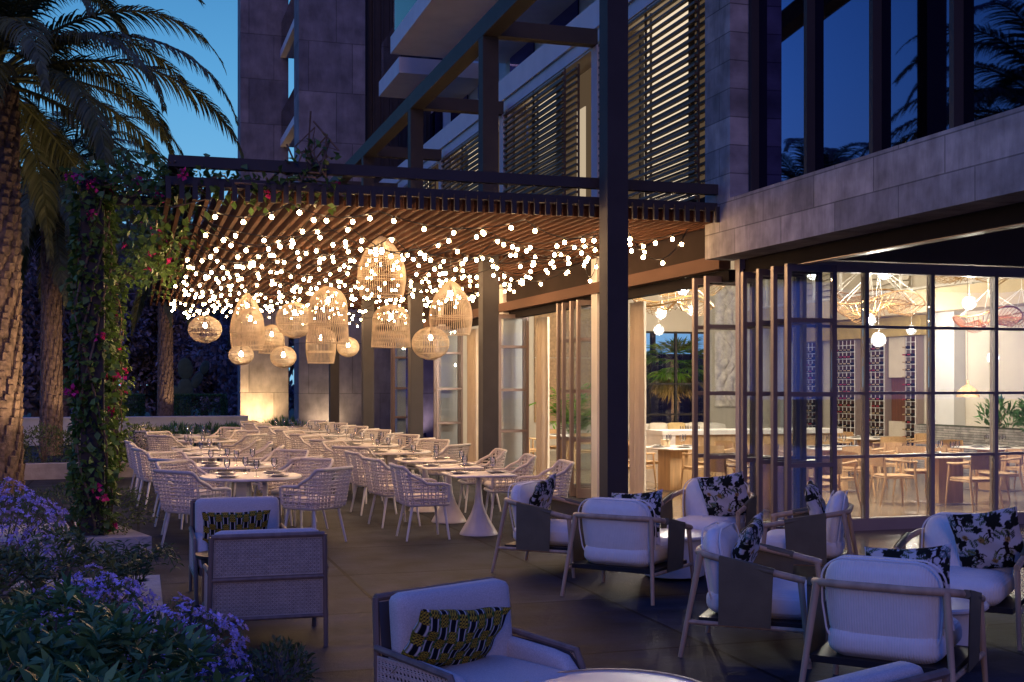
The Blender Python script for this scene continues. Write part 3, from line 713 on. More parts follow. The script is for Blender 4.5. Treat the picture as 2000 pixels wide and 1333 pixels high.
# ------------------------------------------------------------ cane armchairs
def make_cane():
    t = thing('cane_armchair', '', 'armchair', (0, 0, 0), 0, 'cane backed armchairs')
    W, D = .80, .76
    b = MB(); tl = .10
    def bk(z): return -.36 - .10 * (z - .2)
    for sx in (-1, 1):
        b.tube([(sx * .385, bk(.80), .80), (sx * .40, bk(.2) - .01, .2), (sx * .40, -.37, 0)], .017, 8)
    b.tube([(-.385, bk(.80), .80), (.385, bk(.80), .80)], .019, 8); b.tube([(-.39, bk(.5), .50), (.39, bk(.5), .50)], .017, 8); b.tube([(-.40, bk(.22), .22), (.40, bk(.22), .22)], .015, 8)
    b.build('back_frame', m_walnut, t, True)
    b = MB(); b.sheet(lambda u, v: (-.38 + .76 * u, bk(.23 + .55 * v) + .018, .23 + .55 * v), 1, 4)
    for sx in (-1, 1): b.sheet(lambda u, v, sx=sx: (sx * .397, -.37 + u * .66, .235 + v * (.29 - .12 * max(0, u - .75) * 4)), 8, 2)
    b.build('shade_backing', M('cane_hole_shade', (.06, .06, .07), .95), t)  # dark sheet painting in the shade seen through the cane holes
    def lattice(P, nu, nv, wd=.0027):
        b = MB(); du, dv = 1. / nu, 1. / nv
        def strip(u0, v0, u1, v1): b.tube([P(u0, v0), P(u1, v1)], wd, 4)
        for i in range(nu + 1):
            for o in (-.14, .14):
                u = min(1, max(0, (i + o) * du)); strip(u, 0, u, 1)
        for j in range(nv + 1):
            for o in (-.14, .14):
                v = min(1, max(0, (j + o) * dv)); strip(0, v, 1, v)
        for k in range(-nv, nu + 1):
            a = max(0, -k); c_ = min(nv, nu - k)
            if c_ > a: strip((k + a) * du, a * dv, (k + c_) * du, c_ * dv)
            a = max(0, k - nu + nv - nv + 0)
        for k in range(0, nu + nv + 1):
            a = max(0, k - nu); c_ = min(nv, k)
            if c_ > a: strip((k - a) * du, a * dv, (k - c_) * du, c_ * dv)
        return b
    lattice(lambda u, v: (-.375 + .75 * u, bk(.52 + .26 * v) + .004, .52 + .26 * v), 26, 9).build('cane_panel', m_cane, t)
    lattice(lambda u, v: (-.38 + .76 * u, bk(.235 + .25 * v) + .004, .235 + .25 * v), 26, 9).build('cane_panel', m_cane, t)
    for sx in (-1, 1):
        b = MB(); pts = [(sx * .40, bk(.55), .56), (sx * .41, .18, .52), (sx * .41, .34, .24), (sx * .405, .36, 0)]
        b.tube(pts, .018, 8); b.tube([(sx * .405, -.37, .22), (sx * .41, .35, .22)], .015, 8); b.build('arm_frame', m_walnut, t, True)
        lattice(lambda u, v, sx=sx: (sx * .41, -.37 + u * (.55 + .14 * (1 - v)), .235 + v * .29), 20, 9).build('cane_panel', m_cane, t)
        b = MB(); b.rbox((sx * .345, -.03, .42), (.10, .66, .24), (.045, .12, .04), 8, (0, 0, 0), lambda p: [p[0], p[1], p[2] - .05 * (p[1] + .3) - (.12 * max(0, p[1] - .18) / .15 if p[2] > 0 else 0)]); b.build('arm_cushion', m_weave, t, True)
    b = MB(); b.rbox((0, .03, .38), (.60, .72, .15), (.09, .09, .06), 9, (0, .02, .025)); b.build('seat_cushion', m_weave, t, True)
    b = MB(); b.rbox((0, -.285, .60), (.74, .13, .46), (.06, .05, .05), 9, (0, .012, 0), lambda p: [p[0], p[1] - .10 * p[2], p[2]]); b.build('back_cushion', m_weave, t, True)
    b = MB(); b.b2(-.38, .38, -.34, .34, .235, .29); b.build('seat_base', m_walnut, t)
    return t
ca0 = make_cane()
def cane(x, y, fx, fy, label): return place(ca0, (x, y, 0), face(fx, fy), label)
cane(.86, 10.72, .03, -1, 'oatmeal cane armchair facing the viewer with a striped pillow, beside the dining tables')
cane(.87, 8.83, .02, 1, 'cane armchair with its blue lit woven back to the viewer, beside the violet flowers')
cane(1.64, 5.60, .43, -.9, 'oatmeal cane armchair in the foreground with a striped pillow beside the round table')
cane(2.29, 3.94, -.36, .93, 'cane armchair cut off at the bottom edge, only its blue back showing')
pillow(me_kente, (.80, 10.56, .59), (R(-24), 0, face(.03, -1)), 'green black striped pillow on the cane armchair beside the dining tables', 'striped lumbar pillows', 'lumbar_pillow')
rz = face(.43, -.9)
pillow(me_kente, (1.47, 5.68, .60), (R(-30), R(-6), rz), 'green black striped pillow on the foreground cane armchair', 'striped lumbar pillows', 'lumbar_pillow')
t = thing('coffee_table', 'round ivory coffee table with a thin wooden rim at the bottom edge', 'table', (2.05, 5.0, 0))
b = MB(); b.lathe([(0, .44), (.435, .44), (.435, .458), (0, .458)], 64); b.build('tabletop', M('ivory_lacquer', (.66, .58, .50), .4, 0, .02, 3), t, True)
b = MB(); b.lathe([(.436, .43), (.452, .43), (.452, .465), (.436, .465), (.436, .43)], 64, close=False); b.build('rim', m_ash, t, True)
b = MB(); b.lathe([(.25, 0), (.25, .03), (.06, .05), (.05, .43)], 32); b.build('pedestal', m_ash, t, True)
t = thing('side_table', 'small dark round side table between the two facing cane armchairs', 'side table', (.66, 9.8, 0))
b = MB(); b.lathe([(0, .47), (.22, .47), (.23, .48), (.23, .50), (0, .50)], 32); b.build('tabletop', m_black, t, True)
b = MB(); b.lathe([(.20, 0), (.20, .03), (.15, .25), (.19, .469)], 32); b.build('base', m_black, t, True)

# ------------------------------------------------------------ string lights
bm_ = MB()
def ico(r):
    import bmesh
    q = bmesh.new(); bmesh.ops.create_icosphere(q, subdivisions=2, radius=r); me = bpy.data.meshes.new('bulb'); q.to_mesh(me); q.free()
    me.polygons.foreach_set('use_smooth', [True] * len(me.polygons)); return me
b = MB(); b.lathe([(0, -.0235), (.010, -.021), (.019, -.0135), (.0235, -.001), (.022, .010), (.016, .019), (.010, .025)], 12, close=False); b.cur = 1; b.lathe([(.013, .024), (.013, .054), (0, .055)], 8)
me_bulb = b.mesh('bulb', [m_bulb, m_black], True)
NS = 30
for k in range(NS):
    y0 = 13.3 + k * .58 + random.uniform(-.1, .1); x1 = 6.55
    t = thing('string_light', ('string of warm globe bulbs hung nearest the front beam of the pergola' if k == 0 else 'string of warm globe bulbs hung farthest back under the pergola' if k == NS - 1 else
              f'string of warm globe bulbs, {ORDS[k]} row back from the front beam'), 'string lights', (3.4, y0, 3.78), 0, 'strings of globe bulbs under the pergola')
    pts = []; x = .55 + random.uniform(0, .25); yy = random.uniform(-.3, .3)
    while x < x1 - .3:
        nx = min(x1, x + random.uniform(.9, 1.9)); ny = random.uniform(-.38, .38); sag = random.uniform(.10, .42)
        for i in range(10):
            q = i / 10; pts.append((x + (nx - x) * q - 3.4, yy + (ny - yy) * q, -4 * sag * q * (1 - q) - .01))
        x, yy = nx, ny
    pts.append((x - 3.4, yy, -.01))
    b = MB(); b.tube(pts, .007, 4); b.build('cord', m_black, t)
    acc = random.uniform(0, .2)
    for a, c in zip(pts, pts[1:]):
        L = math.dist(a, c); acc += L
        if acc > .235:
            acc = random.uniform(-.08, .06)
            link('bulb', me_bulb, t, (c[0], c[1], c[2] - .055))

# ------------------------------------------------------------ rattan pendant lamps
def shade_prof(kind, R_, H, u):
    if kind == 'ball': return R_ * math.sqrt(max(.02, 1 - (2 * u - 1) ** 2))
    if kind == 'dome': return R_ * (math.sin(min(1, u / .68) * math.pi / 2) ** .62 if u < .68 else 1 - .12 * ((u - .68) / .32) ** 1.6) if u > 0 else .03
    if kind == 'bell': return R_ * ((.05 + .95 * math.sqrt(max(0, 1 - (1 - u / .34) ** 2))) * .93 if u < .34 else .93 + .07 * (u - .34) / .66)
    if kind == 'barrel': return R_ * (.86 + .14 * math.sin(u * math.pi)) if u > .12 else R_ * .86 * math.sqrt(max(.02, u / .12))
def make_pendant(kind, R_, H, loc, label, cordlen):
    t = thing('rattan_pendant', label, 'pendant lamp', loc, 0, 'rattan pendant lamps over the dining tables')
    woven = kind == 'bell'; n = 64 if not woven else 52
    b = MB()
    for k in range(n):
        for sg in ((1, -1) if woven else (0,)):
            pts = []
            for i in range(13):
                u = i / 12; q = 2 * math.pi * k / n + (sg * u * .42 * (1 if sg > 0 else .55)); r = max(.025, shade_prof(kind, R_, H, max(u, .004))) - (.006 if sg < 0 else 0)
                pts.append((r * math.cos(q), r * math.sin(q), -u * H))
            b.tube(pts, .0047 if not woven else .0050, 3)
    b.build('shade', m_rattan, t)
    b = MB()
    for u in ((.3, .33, .66, .69, .985) if kind != 'ball' else (.02, .2, .4, .6, .8, .98)):
        r = max(.03, shade_prof(kind, R_, H, u)) + .003; b.tube([(r * math.cos(q), r * math.sin(q), -u * H) for q in np.linspace(0, 2 * math.pi, 33)[:-1]], .005, 4, closed=True)
    b.build('hoop', m_rattan, t)
    b = MB(); b.tube([(0, 0, cordlen), (0, 0, -.10 * H - .03)], .004, 5); b.lathe([(.018, -.10 * H - .07), (.018, -.10 * H)], 10); b.build('cord', m_black, t)
    b = MB(); z = -.10 * H - .07; b.lathe([(0, z - .09), (.02, z - .085), (.033, z - .06), (.03, z - .035), (.015, z)], 12); b.build('bulb', m_core, t, True)
for (px, yt, yb, wd, d, kind, lab) in ((746, 462, 580, 94, .64, 'dome', 'large ribbed rattan dome lamp, highest and nearest of the pendants'),
        (880, 548, 655, 84, .62, 'dome', 'ribbed rattan dome lamp, rightmost of the hanging pendants'),
        (763, 596, 680, 76, .60, 'bell', 'slanted weave rattan bell lamp hanging below the large dome lamp'),
        (641, 560, 671, 79, .60, 'bell', 'tall slanted weave rattan cylinder lamp in the middle of the cluster'),
        (627, 640, 710, 58, .54, 'barrel', 'ribbed rattan barrel lamp hanging below the tall cylinder lamp'),
        (483, 574, 685, 66, .60, 'dome', 'tall pale rattan dome lamp behind the small woven cylinder on the left'),
        (489, 601, 676, 54, .45, 'bell', 'small woven rattan cylinder lamp in front of the tall pale dome'),
        (400, 617, 670, 64, .55, 'ball', 'flattened rattan ball lamp, leftmost of the pendants'),
        (471, 675, 714, 48, .40, 'ball', 'small rattan ball lamp under the small woven cylinder lamp'),
        (553, 676, 719, 50, .44, 'ball', 'rattan ball lamp, lowest of the hanging pendants'),
        (531, 635, 691, 50, .47, 'bell', 'small flared woven lamp between two ball lamps on the left'),
        (575, 590, 661, 72, .60, 'ball', 'large rattan ball lamp just left of the tall cylinder lamp'),
        (680, 659, 698, 43, .42, 'ball', 'smallest rattan ball lamp just right of the tall cylinder lamp'),
        (841, 639, 703, 73, .60, 'ball', 'rattan ball lamp hanging below the rightmost dome lamp')):
    z = d * 2340 / wd; u = (px - 1000) / 2340 * z; th = math.atan(730 / 2340); s_, c_ = math.sin(th), math.cos(th)
    h = 1.85 + (750 - yt) / 2340 * z
    make_pendant(kind, d / 2, (yb - yt) / 2340 * z, (round(s_ * z + c_ * u, 2), round(c_ * z - s_ * u, 2), round(h, 2)), lab, max(.05, 3.82 - h))

# ------------------------------------------------------------ dining room: furniture
def make_inchair():
    t = thing('wooden_armchair', '', 'chair', (0, 0, 0), 0, 'wooden armchairs in the dining room')
    for sx in (-1, 1):
        b = MB(); b.tube([(sx * .25, .23, .66), (sx * .26, .24, .44), (sx * .28, .28, 0)], .016, 7, [.016, .021, .012]); b.build('leg', m_oak, t, True)
        b = MB(); b.tube([(sx * .23, -.24, .80), (sx * .24, -.22, .44), (sx * .27, -.32, 0)], .016, 7, [.013, .022, .012]); b.build('leg', m_oak, t, True)
        b = MB(); b.tube([(sx * .25, .27, .665), (sx * .28, .05, .672), (sx * .26, -.23, .70)], .018, 7); b.build('armrest', m_oak, t, True)
    b = MB()
    b.rbox((0, .02, .445), (.50, .50, .035), (.05, .05, .015), 6, (0, 0, -.012)); b.build('seat', m_oakweave, t, True)
    b = MB(); b.tube([(-.25, .24, .42), (.25, .24, .42), (.24, -.22, .42), (-.24, -.22, .42)], .014, 6, closed=True); b.build('seat_rail', m_oak, t, True)
    b = MB(); b.sheet(lambda u, v: (-.25 + .5 * u, -.25 - .06 * (1 - (2 * u - 1) ** 2), .60 + .215 * v + .012 * (1 - (2 * u - 1) ** 2) * v), 12, 4)
    b.sheet(lambda u, v: (.25 - .5 * u, -.268 - .06 * (1 - (2 * u - 1) ** 2), .60 + .215 * v + .012 * (1 - (2 * u - 1) ** 2) * v), 12, 4); b.build('backrest', m_oakweave, t, True)
    return t
ic0 = make_inchair()
def make_intable():
    t = thing('dining_table', '', 'table', (0, 0, 0), 0, 'stone topped tables in the dining room')
    b = MB(); b.rbox((0, 0, .735), (1.0, 1.0, .035), (.04, .04, .014), 5); b.build('tabletop', m_marble, t, True)
    b = MB(); b.b2(-.22, .22, -.15, .15, .012, .717); b.build('pedestal', m_oak, t)
    b = MB(); b.b2(-.34, .34, -.34, .34, 0, .011); b.build('foot_plate', m_frame, t)
    return t
it0 = make_intable()
intabs = [(11.95, 15.75, 0, 'by the middle of the glass wall'), (9.0, 15.6, 12, 'by the left end of the glass wall'), (11.5, 18.2, 0, 'in mid dining room'), (14.2, 17.4, 5, 'in front of the planter wall'),
          (14.3, 21.2, 0, 'in front of the wine wall'), (8.9, 19.1, 20, 'inside the nearest open doorway'), (8.9, 24.4, 10, 'inside the second open doorway'), (11.0, 22.9, 0, 'behind the stone counter')]
for x, y, a, wh in intabs:
    rz = R(a); place(it0, (x, y, 0), rz, f'pale stone table on an oak pedestal {wh}')
    for (ax, ay, sd) in ((-.15, -.86, 'near side'), (.1, .88, 'far side'), (-.9, .05, 'left side'), (.92, -.1, 'right side')):
        X = x + ax * math.cos(rz) - ay * math.sin(rz); Y = y + ax * math.sin(rz) + ay * math.cos(rz)
        place(ic0, (X, Y, 0), face(x - X, y - Y) + R(random.uniform(-14, 14)), f'oak armchair, {sd} of the table {wh}')
        o = place(pl0, (x + (X - x) * .38, y + (Y - y) * .38, .7535), 0, f'plate at the {sd} of the table {wh}', 'plates laid in the dining room')
        place(gl0, (x + (X - x) * .2 + .08, y + (Y - y) * .2 + .06, .7535), 0, f'wine glass, {sd} of the table {wh}', 'wine glasses in the dining room')
# flower bowl / candle on the doorway table
b = MB(); b.lathe([(0, 0), (.07, 0), (.085, .10), (.08, .12), (0, .12)], 16); o = b.build('candle_bowl', M('cream_wax', (.75, .58, .36), .6), None, True, (8.8, 19.2, .7535)); tag(o, 'cream candle bowl on the table inside the nearest doorway', 'candle')
t = thing('stone_counter', 'long stone topped bar counter with an oak front in the dining room', 'counter', (11.1, 20.6, 0))
b = MB(); b.b2(-1.9, 1.9, -.4, .4, .90, .98); b.build('counter_top', m_marble, t)
b = MB(); b.b2(-1.62, 1.8, -.3, .3, 0, .899); b.build('counter_front', m_oak, t)
b = MB(); b.b2(-1.88, -1.63, -.38, .38, 0, .899); b.build('counter_end', m_marble, t)
t = thing('sofa', 'cream sofa with rounded arms below the end window', 'sofa', (13.0, 27.2, 0), R(5))
b = MB(); b.rbox((0, 0, .25), (2.8, .95, .4), (.1, .1, .1), 8); b.build('seat', m_seat, t, True)
b = MB(); b.rbox((0, .38, .58), (2.8, .25, .55), (.12, .1, .12), 8); b.build('backrest', m_seat, t, True)
for sx in (-1, 1):
    b = MB(); b.rbox((sx * 1.3, -.05, .42), (.28, .9, .5), (.12, .12, .12), 8); b.build('armrest', m_seat, t, True)
for i, (x, cc, lab) in enumerate(((12.3, (.62, .55, .45), 'leftmost cream scatter cushion on the sofa'), (12.8, (.52, .38, .18), 'ochre cushion in the middle of the sofa'), (13.35, (.64, .58, .48), 'larger cream scatter cushion right of the ochre one'))):
    b = MB(); b.rbox((0, 0, 0), (.5, .18, .42), (.1, .08, .1), 7, (0, .03, 0)); o = b.build('sofa_cushion', M('cushion_cloth', cc, .9), None, True, (x, 27.25, .68)); o.rotation_euler = (R(-15), 0, 0); tag(o, lab, 'cushion', 'cushions on the sofa')
# curtains
def curtain(y0, y1, x, label):
    n = int((y1 - y0) * 60)
    b = MB(); f = lambda u, v: (x + .045 * math.sin(u * (y1 - y0) * 42 + .4 * math.sin(v * 3)) + .012 * math.sin(u * 31), y0 + u * (y1 - y0), 3.12 - 3.11 * v)
    b.sheet(f, n, 6); b.sheet(lambda u, v: tuple(np.array(f(1 - u, v)) + np.array([.006, 0, 0])), n, 6)
    o = b.build('curtain', m_curtain, None, True); tag(o, label, 'curtain', 'linen curtains inside the folding doors')
curtain(17.0, 17.52, 7.42, 'cream linen curtain gathered at the far end of the nearest doorway')
curtain(21.55, 22.2, 7.42, 'cream linen curtain gathered at the far end of the second doorway')
curtain(26.3, 27.2, 7.42, 'cream linen curtain gathered at the far end of the third doorway')
# wine racks and bottles
def bottle_mesh():
    b = MB()
    b.lathe([(0, 0), (.037, 0), (.038, .01), (.038, .19), (.016, .235)], 10); b.cur = 1; b.lathe([(.0165, .232), (.0155, .30), (.0165, .305), (0, .306)], 10)
    return b
bb = bottle_mesh(); me_b1 = bb.mesh('wine_bottle', [m_wine, m_foil], True); me_b2 = bb.mesh('wine_bottle', [m_wine, m_foil2], True)
for (y0, nc, lab) in ((28.15, 3, 'behind the folded doors'), (26.33, 5, 'at the left of the wine wall'), (25.08, 4, 'in the middle of the wine wall'), (23.85, 2, 'at the right of the wine wall')):
    t = thing('wine_rack', f'white wire wine rack with a mahogany back {lab}', 'wine rack', (17.47, y0, 0), 0, 'wine racks in the wine wall')
    W = nc * .18
    b = MB(); b.b2(-.03, 0, 0, W, .2, 2.97); b.build('back_panel', m_cabinet, t)
    b = MB(); b.b2(-.17, 0, -.06, -.004, 0, 2.97); b.b2(-.17, 0, W + .004, W + .06, 0, 2.97); b.build('side_frame', m_frame, t)
    b = MB()
    for i in range(nc + 1): b.b2(-.19, -.175, i * .18 - .006, i * .18 + .006, .2, 2.95)
    for j in range(16): b.b2(-.19, -.06, 0, W, .2 + j * .175, .213 + j * .175)
    b.build('wire_grid', m_wire, t)
    for i in range(nc):
        for j in range(15):
            if random.random() < .06: continue
            o = link('wine_bottle', me_b1 if random.random() < .35 else me_b2, None, (17.47 - .035, y0 + .09 + i * .18, .255 + j * .175)); o.rotation_euler = (0, R(-90), 0)
            tag(o, f'wine bottle, {ORDS[i]} column, {ORDS[j]} shelf up, rack {lab}', 'bottle', f'bottles in the rack {lab}')
t = thing('wine_cabinet', 'mahogany display niche with pale oak doors between the wine racks', 'cabinet', (17.47, 24.3, 0))
b = MB(); b.b2(-.04, 0, 0, .68, 0, 2.97); b.build('back_panel', m_cabinet, t)
b = MB(); b.b2(-.12, -.05, 0, .68, 0, .95); b.build('lower_door', m_curtain, t); b = MB(); b.b2(-.12, -.05, 0, .68, 2.0, 2.97); b.build('upper_door', m_curtain, t)
# planter wall, plants
t = thing('planter_wall', 'low ledger stone planter wall in front of the white wall', 'planter', (16.6, 19.6, 0))
b = MB(); b.b2(-.25, .25, -3.0, 3.0, 0, .95); b.build('stone_face', bricks('ledger_stone', (.30, .28, .26), (1, 2), .4, .05, .006, .4, .9, .35, .4, .9, 5), t)
b = MB(); b.b2(-.2, .2, -2.95, 2.95, .951, .96); b.build('soil', m_ground, t)
def bush(name, mat, n, r, L, W, loc, label, cat, group=None, up=.4, bias=.55, stem=True, flowers=0, fl_mat=None, fs=.03, rosette=0, zmin=None):
    """leafy shrub: leaves (and flowers) as separate parts of one thing"""
    t = thing(name, label, cat, loc, 0, group); r = r if isinstance(r, tuple) else (r, r, r)
    if rosette:
        m = n // rosette; P0, D0 = blob_pts(m, r, bias); P0[:, 2] += r[2] * .75; P0 = P0[P0[:, 2] > -.05]; m = len(P0)
        D0 = nrm(D0[:m] * .5 + np.array([0, 0, 1.]) + rng.normal(0, .25, (m, 3)))
        A = nrm(np.cross(D0, rng.normal(0, 1, (m, 3)))); Bv = np.cross(D0, A); Ps = []; Ds = []
        for k in range(rosette):
            q = 2 * math.pi * k / rosette * 1.618 * 1.5 + rng.uniform(0, .5, m); hgt = k / rosette
            Ds.append(nrm(A * np.cos(q)[:, None] + Bv * np.sin(q)[:, None] + D0 * (.25 + .9 * hgt))); Ps.append(P0 + D0 * L * .5 * (hgt - .5))
        P0 = np.concatenate(Ps); D = np.concatenate(Ds)
    else:
        P0, D0 = blob_pts(n, r, bias); P0[:, 2] += r[2] * .75; k = P0[:, 2] > -.02; P0 = P0[k]; D = nrm(D0[k] + np.array([0, 0, up]) + rng.normal(0, .6, (k.sum(), 3)))
    V, F = leaf_arrays(P0, D, L * rng.uniform(.6, 1.25, len(P0)), W * rng.uniform(.7, 1.2, len(P0)))
    link('leaves', npmesh('leaves', V, F, mat), t)
    if stem:
        b = MB()
        for k in range(7):
            a = random.uniform(0, 6.28); e = random.uniform(.3, .75); b.tube([(.03 * math.cos(a), .03 * math.sin(a), 0), (r[0] * .4 * e * math.cos(a), r[1] * .4 * e * math.sin(a), r[2] * .7), (r[0] * e * math.cos(a), r[1] * e * math.sin(a), r[2] * 1.35)], .008, 5, [.012, .009, .004])
        b.build('stem', m_stem, t)
    if flowers:
        P0, D0 = blob_pts(flowers, tuple(q * 1.10 for q in r), .97); P0[:, 2] += r[2] * .75; k = (P0[:, 2] > r[2] * .35); P0 = P0[k]; D0 = nrm(D0[k] + rng.normal(0, .25, (k.sum(), 3)))
        A = nrm(np.cross(D0, rng.normal(0, 1, D0.shape))); Bv = np.cross(D0, A); Ps = []; Ds = []
        for j in range(5):
            q = 2 * math.pi * j / 5; Ps.append(P0); Ds.append(nrm(A * math.cos(q) + Bv * math.sin(q) + D0 * .35))
        Ps = np.concatenate(Ps); Ds = np.concatenate(Ds); V, F = leaf_arrays(Ps, Ds, fs * rng.uniform(.7, 1.2, len(Ps)), fs * .75, .05, .1)
        link('flowers', npmesh('flowers', V, F, fl_mat or m_flower), t)
    return t
for k, (y, n, r, mt, lab) in enumerate(((19.0, 500, .35, m_shrub, 'dark leafy bush in the ledger stone planter'), (18.2, 260, .32, m_areca, 'yellow green bush at the right end of the planter'), (20.2, 200, .3, m_shrub, 'thin upright plant at the left of the planter'))):
    bush('indoor_plant', mt, n, (r, r * 1.2, r), .22, .05, (16.6, y, .95), lab, 'plant', None, 1.2)
t = thing('potted_palm', 'bright green potted palm inside the second doorway', 'potted plant', (9.9, 26.9, 0))
b = MB(); b.lathe([(0, 0), (.16, 0), (.22, .45), (.2, .46), (0, .44)], 20); b.build('pot', m_curb, t, True)
Ps = []; Ds = []; Ls = []; b = MB()
for k in range(34):
    a = random.uniform(0, 6.28); e = random.uniform(.25, .95); H_ = random.uniform(1.0, 1.75); pts = [np.array([.05 * math.cos(a), .05 * math.sin(a), .4])]
    for i in range(1, 13):
        q = i / 12; pts.append(np.array([e * q ** 1.3 * math.cos(a), e * q ** 1.3 * math.sin(a), .4 + H_ * q - .75 * e * q ** 3]))
    b.tube(pts, .006, 4)
    for i in range(4, 13):
        d = pts[i] - pts[i - 1]; d /= np.linalg.norm(d); sd = np.cross(d, [0, 0, 1]); sd /= np.linalg.norm(sd) + 1e-6
        for sg in (-1, 1):
            for f in (0, .5): Ps.append(pts[i] - d * .04 * f); Ds.append(nrm(d * .8 + sd * sg + np.array([0, 0, -.25])))
b.build('stem', m_areca, t); V, F = leaf_arrays(np.array(Ps), np.array(Ds), .28, .03); link('leaves', npmesh('leaves', V, F, m_areca), t)
# relief artwork on the end wall
b = MB(); b.sheet(lambda u, v: (15.72 + .82 * u, 30.97 - .16 * abs(math.sin(u * 9 + 3 * math.sin(v * 11)) * math.cos(v * 23 + u * 4)) * math.sin(u * math.pi) - .02, 1.2 + 3.6 * v), 40, 120)
tag(b.build('wall_relief', M('white_relief', (.72, .64, .56), .9, 0, .25, 7, .6, 12), None, True), 'tall rough white relief artwork on the end wall of the dining room', 'artwork')
# globe lamps, basket chandeliers, small pendant
m_crystal = glassmat('crystal_globe', (.97, .97, .97), 1.2, .15)
import bmesh as _bm
q = _bm.new(); _bm.ops.create_icosphere(q, subdivisions=3, radius=.11); me_gl = bpy.data.meshes.new('globe'); q.to_mesh(me_gl); q.free(); me_gl.materials.append(m_crystal)
me_gc = ico(.04); me_gc.materials.append(m_gcore)
th = math.atan(730 / 2340)
def ray(px, py, z): u = (px - 1000) / 2340 * z; return (math.sin(th) * z + math.cos(th) * u, math.cos(th) * z - math.sin(th) * u, 1.85 + (750 - py) / 2340 * z)
for px, py, z, lab in ((1287, 645, 24, 'lowest globe lamp in the nearest doorway'), (1291, 612, 22, 'globe lamp under the chandelier in the nearest doorway'), (1352, 606, 22, 'globe lamp at the right edge of the nearest doorway'), (1334, 565, 20, 'highest globe lamp in the nearest doorway'),
        (1590, 535, 18.5, 'globe lamp seen past the folded door leaves'), (1727, 533, 17.5, 'globe lamp above the tiered basket chandelier'), (1697, 626, 18.5, 'globe lamp partly behind the left mullion of the glass wall'), (1716, 664, 17.5, 'globe lamp hanging in front of the wine racks'),
        (1893, 592, 18, 'globe lamp in front of the mezzanine beam'), (1940, 699, 20, 'globe lamp in front of the white pier at the right'), (1780, 645, 26, 'small distant globe lamp above the wine wall'), (1001, 700, 25, 'globe lamp inside the second doorway'), (1880, 400, 18, 'globe lamp added unseen high above the third bay'), (1760, 380, 22, 'globe lamp added unseen high above the second bay'), (1620, 400, 27, 'globe lamp added unseen high behind the folded leaves'), (1960, 330, 21, 'globe lamp added unseen high at the right edge'),
        (1420, 420, 22, 'globe lamp added unseen high behind the nearest door leaves'), (1300, 470, 27, 'globe lamp added unseen high in the nearest doorway'), (1130, 500, 27, 'globe lamp added unseen high in the second doorway'), (1500, 380, 24, 'globe lamp added unseen high behind the stone corner')):  # the high globes are unseen extras, added to spread the room light
    p = ray(px, py, z); t = thing('globe_lamp', 'clear crystal ' + lab, 'pendant lamp', p, 0, 'crystal globe lamps in the dining room')
    link('globe', me_gl, t); link('glowing_core', me_gc, t)
    b = MB(); b.tube([(0, 0, .11), (0, 0, 6.58 - p[2])], .004, 4); b.build('cord', m_wire, t)
def chandelier(px, py, z, r, tilt, label, wood):
    p = ray(px, py, z); t = thing('basket_chandelier', label, 'chandelier', p, 0, 'woven basket chandeliers in the dining room')
    b = MB(); n = 40; ti = R(tilt)
    def Q(rr, a, h):
        x, y = rr * math.cos(a), rr * math.sin(a); zz = h + .10 * r * math.sin(a * 3)
        return (x, y * math.cos(ti) - zz * math.sin(ti), y * math.sin(ti) + zz * math.cos(ti))
    for k in range(n):
        a = 2 * math.pi * k / n; b.tube([Q(r * .25, a, -.02), Q(r * .7, a + .15, -.14 * r), Q(r, a + .3, .06)], .0045, 4)
    b.build('basket', wood, t)
    b = MB()
    for rr, h in ((r, .06), (r * .25, -.02)): b.tube([Q(rr, a, h) for a in np.linspace(0, 2 * math.pi, 41)[:-1]], .014, 6, closed=True)
    b.build('hoop', wood, t)
    b = MB()
    for k in range(6): b.tube([Q(r, k * math.pi / 3, .07), (0, 0, r * .95)], .0045, 4)
    b.tube([(0, 0, r * .95), (0, 0, 6.58 - p[2])], .005, 4); b.build('rods', m_wire, t)
m_gold = M('golden_cane', (.24, .13, .04), .45, .2, .15, 8)
chandelier(1312, 595, 20, .70, 8, 'golden woven basket chandelier in the nearest doorway', m_gold)
chandelier(1338, 563, 23, .75, -6, 'golden woven basket chandelier behind and above the doorway one', m_gold)
chandelier(1716, 602, 19, .70, -8, 'golden woven basket chandelier in the second bay of the glass wall', m_gold)
chandelier(1700, 586, 21, .70, 14, 'golden woven basket chandelier tilted behind the one in the second bay', m_gold)
chandelier(1885, 535, 20, .75, 6, 'golden woven basket chandelier at the top of the third bay', m_gold)
chandelier(1930, 627, 18.5, .50, -10, 'dark red cane basket chandelier in the third bay', M('red_cane', (.28, .09, .03), .45, .1, .2, 8))
chandelier(1995, 625, 19, .52, 8, 'dark red cane basket chandelier at the right edge', m_gold)
p = ray(1890, 765, 21); t = thing('bell_pendant', 'small honey wood bell pendant in front of the white wall', 'pendant lamp', p)
b = MB(); b.lathe([(.02, .20), (.025, .12), (.08, .09), (.18, 0), (.2, -.1), (.195, -.1), (.17, 0), (.02, .1)], 24, close=False); b.build('shade', m_oak, t, True)
b = MB(); b.tube([(0, 0, .2), (0, 0, 3)], .005, 4); b.build('cord', m_stem, t)

